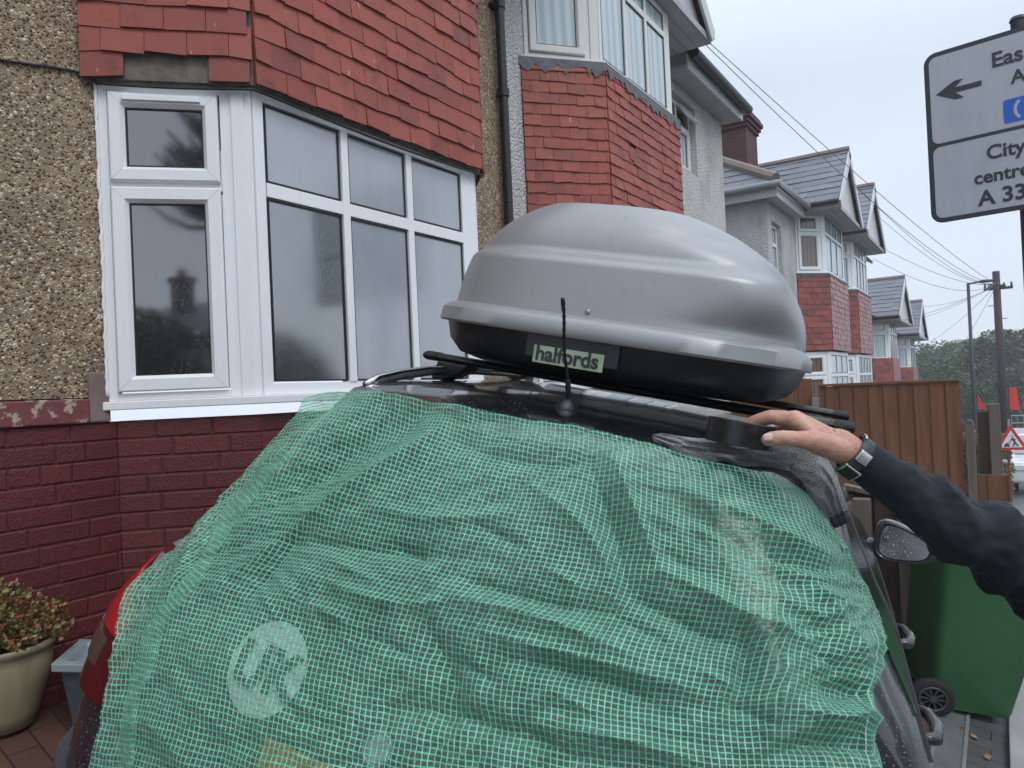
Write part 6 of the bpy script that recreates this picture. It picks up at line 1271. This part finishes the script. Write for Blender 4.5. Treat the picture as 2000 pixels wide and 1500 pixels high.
# palm: a fan of overlapping metacarpals
wri = P(1650, 876, 1.288)
fing = {'index': [P(1553, 822, 1.318), P(1504, 816, 1.352), P(1481, 824, 1.372), P(1466, 832, 1.386)],
        'middle': [P(1552, 818, 1.342), P(1505, 812, 1.390), P(1477, 819, 1.410), P(1457, 829, 1.424)],
        'ring': [P(1560, 824, 1.364), P(1520, 815, 1.412), P(1495, 822, 1.432), P(1476, 832, 1.444)],
        'little': [P(1572, 836, 1.382), P(1542, 828, 1.422), P(1524, 834, 1.440), P(1510, 842, 1.450)]}
fr_ = {'index': [.0145, .0112, .0098, .0086], 'middle': [.0145, .0115, .0100, .0088], 'ring': [.0138, .0108, .0094, .0082], 'little': [.0122, .0094, .0082, .0072]}
for k_, (fn_, j_) in enumerate(fing.items()):
    s_ = wri.lerp(P(1640, 880, 1.312), k_ / 3); capsule(bm_, [s_, s_.lerp(j_[0], .5) - cF * .002, j_[0]], [.0235, .0205, fr_[fn_][0] + .002], 20)
    capsule(bm_, j_, fr_[fn_], 20)
    if k_: q = list(fing.values())[k_ - 1][0]; capsule(bm_, [q.lerp(wri, .3), j_[0].lerp(wri, .3)], [.017, .016], 16); capsule(bm_, [q.lerp(wri, .12), j_[0].lerp(wri, .12)], [.0135, .013], 16)
th0 = P(1632, 876, 1.268); capsule(bm_, [P(1650, 882, 1.276), P(1622, 872, 1.262), P(1588, 862, 1.248), P(1570, 858, 1.243)], [.021, .0225, .0185, .0150], 22)
capsule(bm_, [P(1590, 864, 1.248), P(1560, 858, 1.240), P(1530, 855, 1.240), P(1508, 857, 1.245), P(1500, 858, 1.248)], [.0165, .0142, .0132, .0132, .0118], 22)
capsule(bm_, [P(1590, 850, 1.262), P(1572, 834, 1.295)], [.012, .013], 16)   # web
# shoulder, neck, head, torso, other arm, legs
U = Z; NKb = SH + Vector((.20, .05, .04)); toc = Vector((SH.x + .19, SH.y + .06, 0)); SH2 = SH + Vector((.37, .14, -.01))
capsule(bm_, [SH, SH.lerp(EL, .5), EL], [.056, .05, .044], 24)
TOPn = Vector((toc.x, toc.y, SH.z + .06)); HD = Vector((toc.x - .02, toc.y + .01, SH.z + .24))
capsule(bm_, [Vector((toc.x, toc.y, .92)), Vector((toc.x, toc.y, 1.15)), Vector((toc.x, toc.y, SH.z - .06))], [.14, .135, .14], 28); capsule(bm_, [SH, TOPn - Z * .03, SH2], [.055, .075, .055], 24); capsule(bm_, [TOPn - Z * .05, HD - Z * .05], [.062, .055], 20)
lk = Vector((-.78, .60, -.12)).normalized(); lr = lk.cross(Z).normalized(); lu = lr.cross(lk)
capsule(bm_, [HD - lk * .03 + lu * .035, HD + lk * .02 + lu * .02], [.083, .078], 28); capsule(bm_, [HD + lk * .03 - lu * .03, HD + lk * .05 - lu * .075], [.062, .034], 24)
capsule(bm_, [HD + lk * .093 + lu * .012, HD + lk * .112 - lu * .022], [.010, .014], 14); capsule(bm_, [HD + lk * .088 - lu * .056 - lr * .018, HD + lk * .088 - lu * .056 + lr * .018], [.009, .009], 12)
for s_ in (-1, 1): capsule(bm_, [HD + lr * s_ * .083 + lu * .02, HD + lr * s_ * .086 - lu * .02], [.014, .010], 12)
E2 = SH2 + Vector((.05, .02, -.28)); W2 = E2 + Vector((-.04, .10, -.24)); capsule(bm_, [SH2, E2, W2], [.052, .043, .029], 20); capsule(bm_, [W2, W2 + Vector((-.01, .02, -.08))], [.03, .032], 18)
for k_ in range(4): b_ = W2 + Vector((-.012 + .0, .055 - .02 * k_ - .015, -.10)); capsule(bm_, [b_, b_ + Vector((-.008, .004, -.038 + .004 * k_)), b_ + Vector((-.022, .002, -.066 + .005 * k_))], [.0092, .0086, .0075], 12)
capsule(bm_, [W2 + Vector((-.01, .04, -.05)), W2 + Vector((-.035, .06, -.085)), W2 + Vector((-.045, .06, -.11))], [.012, .011, .009], 12)
for s_ in (-1, 1):
    hp = Vector((toc.x + .09 * s_, toc.y + .03 * s_, .92)); capsule(bm_, [hp, hp + Vector((0, .02, -.45)), hp + Vector((0, 0, -.84))], [.085, .055, .04], 20)
def remesh(mb, voxel, name, mat, parent, smooth_it=6, disp=None):
    me = bpy.data.meshes.new('src'); me.from_pydata(mb.v, [], mb.f); bm2 = bmesh.new(); bm2.from_mesh(me); bmesh.ops.recalc_face_normals(bm2, faces=bm2.faces); bm2.to_mesh(me); bm2.free()
    o = bpy.data.objects.new('src', me); col.objects.link(o); r_ = o.modifiers.new('r', 'REMESH'); r_.mode = 'VOXEL'; r_.voxel_size = voxel; sm = o.modifiers.new('s', 'SMOOTH'); sm.iterations = smooth_it; sm.factor = .5
    bpy.context.view_layer.update(); m2 = bpy.data.meshes.new_from_object(o.evaluated_get(bpy.context.evaluated_depsgraph_get())); bpy.data.objects.remove(o)
    m2.name = name
    if disp:
        m2.update(); nrm = [v_.normal.copy() for v_ in m2.vertices]
        for v_, n_ in zip(m2.vertices, nrm): v_.co += n_ * disp(v_.co)
    m2.materials.clear(); m2.materials.append(mat); m2.polygons.foreach_set('use_smooth', [True] * len(m2.polygons)); o = bpy.data.objects.new(name, m2); col.objects.link(o); o.parent = parent; o.matrix_parent_inverse = parent_inv(parent); return o
def skin_d(c):
    q = (c - CW).dot(cF)
    return .0006 * noise.noise(c * 90) + .0005 * noise.noise(c * 220)
remesh(bm_, .0032, 'body', M['skin'], per, 5, skin_d)
# thumb nail
nq = P(1500, 854, 1.2335); ax = (P(1520, 848, 1.236) - P(1494, 850, 1.239)).normalized(); nn_ = (-cF + cU * .30).normalized(); ay = nn_.cross(ax).normalized(); mb = MB(); rg = []
for k_, (sc1, h_) in enumerate(((1, 0), (.9, .0012), (.5, .0020))): rg.append([nq + ax * .0085 * sc1 * abs(math.cos(a)) ** .7 * (1 if math.cos(a) > 0 else -1) + ay * .0068 * sc1 * abs(math.sin(a)) ** .7 * (1 if math.sin(a) > 0 else -1) + nn_ * h_ for a in [2 * math.pi * j / 24 for j in range(24)]])
mb.loft(rg); M['nail'] = simple('fingernail', (.62, .42, .35), .25, bstr=0); mb.build('nail', M['nail'], per, smooth=True)
# fine arm hairs
rnd = random.Random(5); mb = MB(); ax0 = (P(1700, 905, 1.283) - P(1590, 830, 1.30)).normalized()
for i in range(260):
    f = rnd.random(); u = 1600 + 95 * f; c = P(u, 846 + 58 * f, 1.286); ang = rnd.uniform(-.4, 1.9); dr_ = (cU * math.cos(ang) - cF * math.sin(ang)).normalized(); dr_ = (dr_ - ax0 * dr_.dot(ax0)).normalized(); p0 = c + dr_ * .026; ln = rnd.uniform(.006, .012)
    mb.tube([p0, p0 + dr_ * ln * .5 + ax0 * -.002, p0 + dr_ * ln * .8 - ax0 * ln * .5], [.00018, .00014, .00006], 3, caps=False)
M['hair'] = simple('brown_hair', (.12, .07, .04), .5, bstr=0); mb.build('arm_hair', M['hair'], per)
# wrist watch
M['strap'] = simple('dark_grey_strap', (.03, .034, .042), .5, bscale=200, bstr=.3); M['watchsteel'] = simple('brushed_watch_steel', (.62, .63, .62), .25, 1, bstr=0)
wc = P(1671, 889, 1.284); wa = (P(1712, 918, 1.284) - P(1650, 872, 1.286)).normalized(); wu = (cU - wa * cU.dot(wa)).normalized(); ww = wa.cross(wu)
def wring(r_, o_, n=48, sq=1.06): return [wc + wa * o_ + wu * math.cos(2 * math.pi * j / n) * r_ * sq + ww * math.sin(2 * math.pi * j / n) * r_ for j in range(n)]
wt = MB(); wt.loft([wring(.0295, -.012), wring(.0325, -.012), wring(.0345, -.009), wring(.0345, .009), wring(.0325, .012), wring(.0295, .012), wring(.0295, -.012)], cap=False); wobj = wt.build('wristwatch', M['strap'], per, smooth=False); autosmooth(wobj, 40)
def warc(a0, a1_, r0, r1, o0, o1, mat, nm):
    mb = MB(); rg = []
    for i in range(13):
        a = R(a0 + (a1_ - a0) * i / 12); dd = wu * math.cos(a) * 1.06 - cF * 0 + ww * math.sin(a); rg.append([wc + dd * r0 + wa * o0, wc + dd * r1 + wa * o0, wc + dd * r1 + wa * o1, wc + dd * r0 + wa * o1])
    mb.loft(rg); return mb.build(nm, mat, wobj, bevel=.0012)
sg_w = 1 if ww.dot(-cF) > 0 else -1
warc(sg_w * 78, sg_w * 108, .034, .0385, -.011, .011, M['watchsteel'], 'clasp'); warc(sg_w * 8, sg_w * 40, .034, .0375, -.013, -.009, M['watchsteel'], 'strap_edge'); warc(sg_w * 128, sg_w * 172, .034, .041, -.016, .016, M['watchsteel'], 'watch_case'); warc(sg_w * 131, sg_w * 169, .041, .0422, -.013, .013, M['black_plastic'], 'dial')
# sweatshirt
t = NT('navy_black_sweatshirt'); v = t.co(); n = t.noise(v, 5, 5, .6); kn = t.noise(v, 420, 3, .7); sp = t.noise(v, 46, 2, .4); sp2 = t.noise(v, 7, 2)
c = t.ramp(n, [(.3, (.006, .009, .013)), (.7, (.010, .014, .020))]); c = t.mix(t.math('MULTIPLY', t.mr(sp, .775, .79, 0, 1), t.mr(sp2, .5, .6, 0, 1)), c, (.35, .36, .36)); t.base(c); t.rough(.92); t.b.inputs['Sheen Weight'].default_value = .06; t.b.inputs['Sheen Roughness'].default_value = .4; t.norm(t.bump(kn, .35, .0015)); M['fleece'] = t.m
sv_ = MB()
AC = [(1680, 894, 1.284, .0355), (1698, 908, 1.282, .0375), (1733, 936, 1.278, .041), (1780, 967, 1.272, .050), (1830, 992, 1.264, .056), (1880, 1027, 1.255, .064), (1935, 1062, 1.245, .069), (1990, 1092, 1.24, .073), (2075, 1150, 1.22, .078)]
apts = [P(a, b, c_) for a, b, c_, _ in AC]; arad = [q for *_, q in AC]
capsule(sv_, apts[1:], arad[1:], 40); capsule(sv_, [apts[-1], apts[-1].lerp(SH, .5), SH], [.080, .088, .09], 32)
sv_.tube([apts[0] - (apts[1] - apts[0]) * .02, apts[0].lerp(apts[1], .5), apts[1]], [.0345, .036, .037], 40)
capsule(sv_, [SH, TOPn - Z * .05, SH2], [.085, .11, .085], 28); capsule(sv_, [SH2, E2, W2 + Vector((.004, -.01, .02))], [.082, .068, .045], 24)
for dx__, r__ in ((-.07, .15), (.07, .15), (0, .17)): capsule(sv_, [Vector((toc.x + dx__, toc.y, .92)), Vector((toc.x + dx__, toc.y, 1.15)), Vector((toc.x + dx__, toc.y, SH.z - .10))], [r__, r__, r__ - .02], 28)
axs = []
def arm_param(c):
    best = (9, 0, 0); L0 = 0
    for i in range(len(apts) - 1):
        a, b = apts[i], apts[i + 1]; ab_ = b - a; t_ = max(0, min(1, (c - a).dot(ab_) / ab_.length_squared)); q = a + ab_ * t_; dd = (c - q).length
        if dd < best[0]: best = (dd, L0 + ab_.length * t_, i)
        L0 += ab_.length
    return best
def fold(c):
    dd, s_, _ = arm_param(c)
    if dd > .13: return .006 * noise.noise(c * 6)
    rel = (c - apts[3]).normalized(); an_ = math.atan2((c - P(1850, 1012, 1.264)).dot(cF), (c - P(1850, 1012, 1.264)).dot(cU)); k_ = min(1, max(0, (s_ - .035) / .05))
    w1 = noise.noise(Vector((s_ * 1.5, c.dot(cU) * 4, c.dot(cF) * 5))) * 1.6
    r1 = 1 - abs(noise.noise(Vector((s_ * 24 + w1 + c.dot(cU) * 9, c.dot(cF) * 5, 2)))) * 2.6; r2 = 1 - abs(noise.noise(Vector((s_ * 11 + w1 - c.dot(cU) * 12, c.dot(cF) * 7, 9)))) * 2.4
    return k_ * (.0105 * r1 + .0075 * r2 + .003 * noise.noise(c * 60) + .004 * noise.noise(c * 14)) - .009 * k_
remesh(sv_, .0042, 'sweatshirt', M['fleece'], per, 6, fold)
M['denim'] = simple('dark_trousers', (.03, .035, .05), .85); M['shoe'] = simple('black_shoes', (.02, .02, .02), .5)
tr2 = MB(); ft = MB()
for s_ in (-1, 1):
    hp = Vector((toc.x + .09 * s_, toc.y + .03 * s_, .92)); capsule(tr2, [hp + Z * .04, hp + Vector((0, .02, -.45)), hp + Vector((0, 0, -.82))], [.115, .08, .065], 24)
    sh_ = MB(); b_ = hp + Vector((0, 0, -.87)); capsule(sh_, [b_ - lk * .06, b_ + lk * .05 - Z * .008, b_ + lk * .16 - Z * .015], [.042, .042, .034], 20); sh_.build('shoe', M['shoe'], per, smooth=True)
capsule(tr2, [Vector((toc.x - .06, toc.y, .95)), Vector((toc.x + .06, toc.y, .95))], [.13, .13], 24); remesh(tr2, .012, 'trousers', M['denim'], per, 4)
hr = MB(); capsule(hr, [HD - lk * .045 + lu * .055, HD + lk * .015 + lu * .062], [.086, .074], 28); remesh(hr, .006, 'hair', M['hair'], per, 3, lambda c: .004 * noise.noise(c * 60))
for s_ in (-1, 1):
    ey = MB(); c = HD + lk * .086 + lr * s_ * .031 + lu * .018; capsule(ey, [c - lr * .005, c + lr * .005], [.010, .010], 14); ey.build('eye', simple('eye', (.6, .58, .55), .2, bstr=0), per, smooth=True)
# ------------------------------------------------------------------ haze
hz = MB(); hz.box(-110, 110, -70, 300, -14, 24); ho_ = bpy.data.objects.new('haze', None)
t = NT('rain_haze'); t.t.nodes.remove(t.b); pv = t.n('ShaderNodeVolumePrincipled'); pv.inputs['Color'].default_value = (.90, .93, .97, 1); pv.inputs['Density'].default_value = .0018; t.l(pv.outputs[0], t.out.inputs['Volume'])
hzo = hz.build('haze', t.m); tag(hzo, kind='stuff')
sc.cycles.volume_bounces = 1
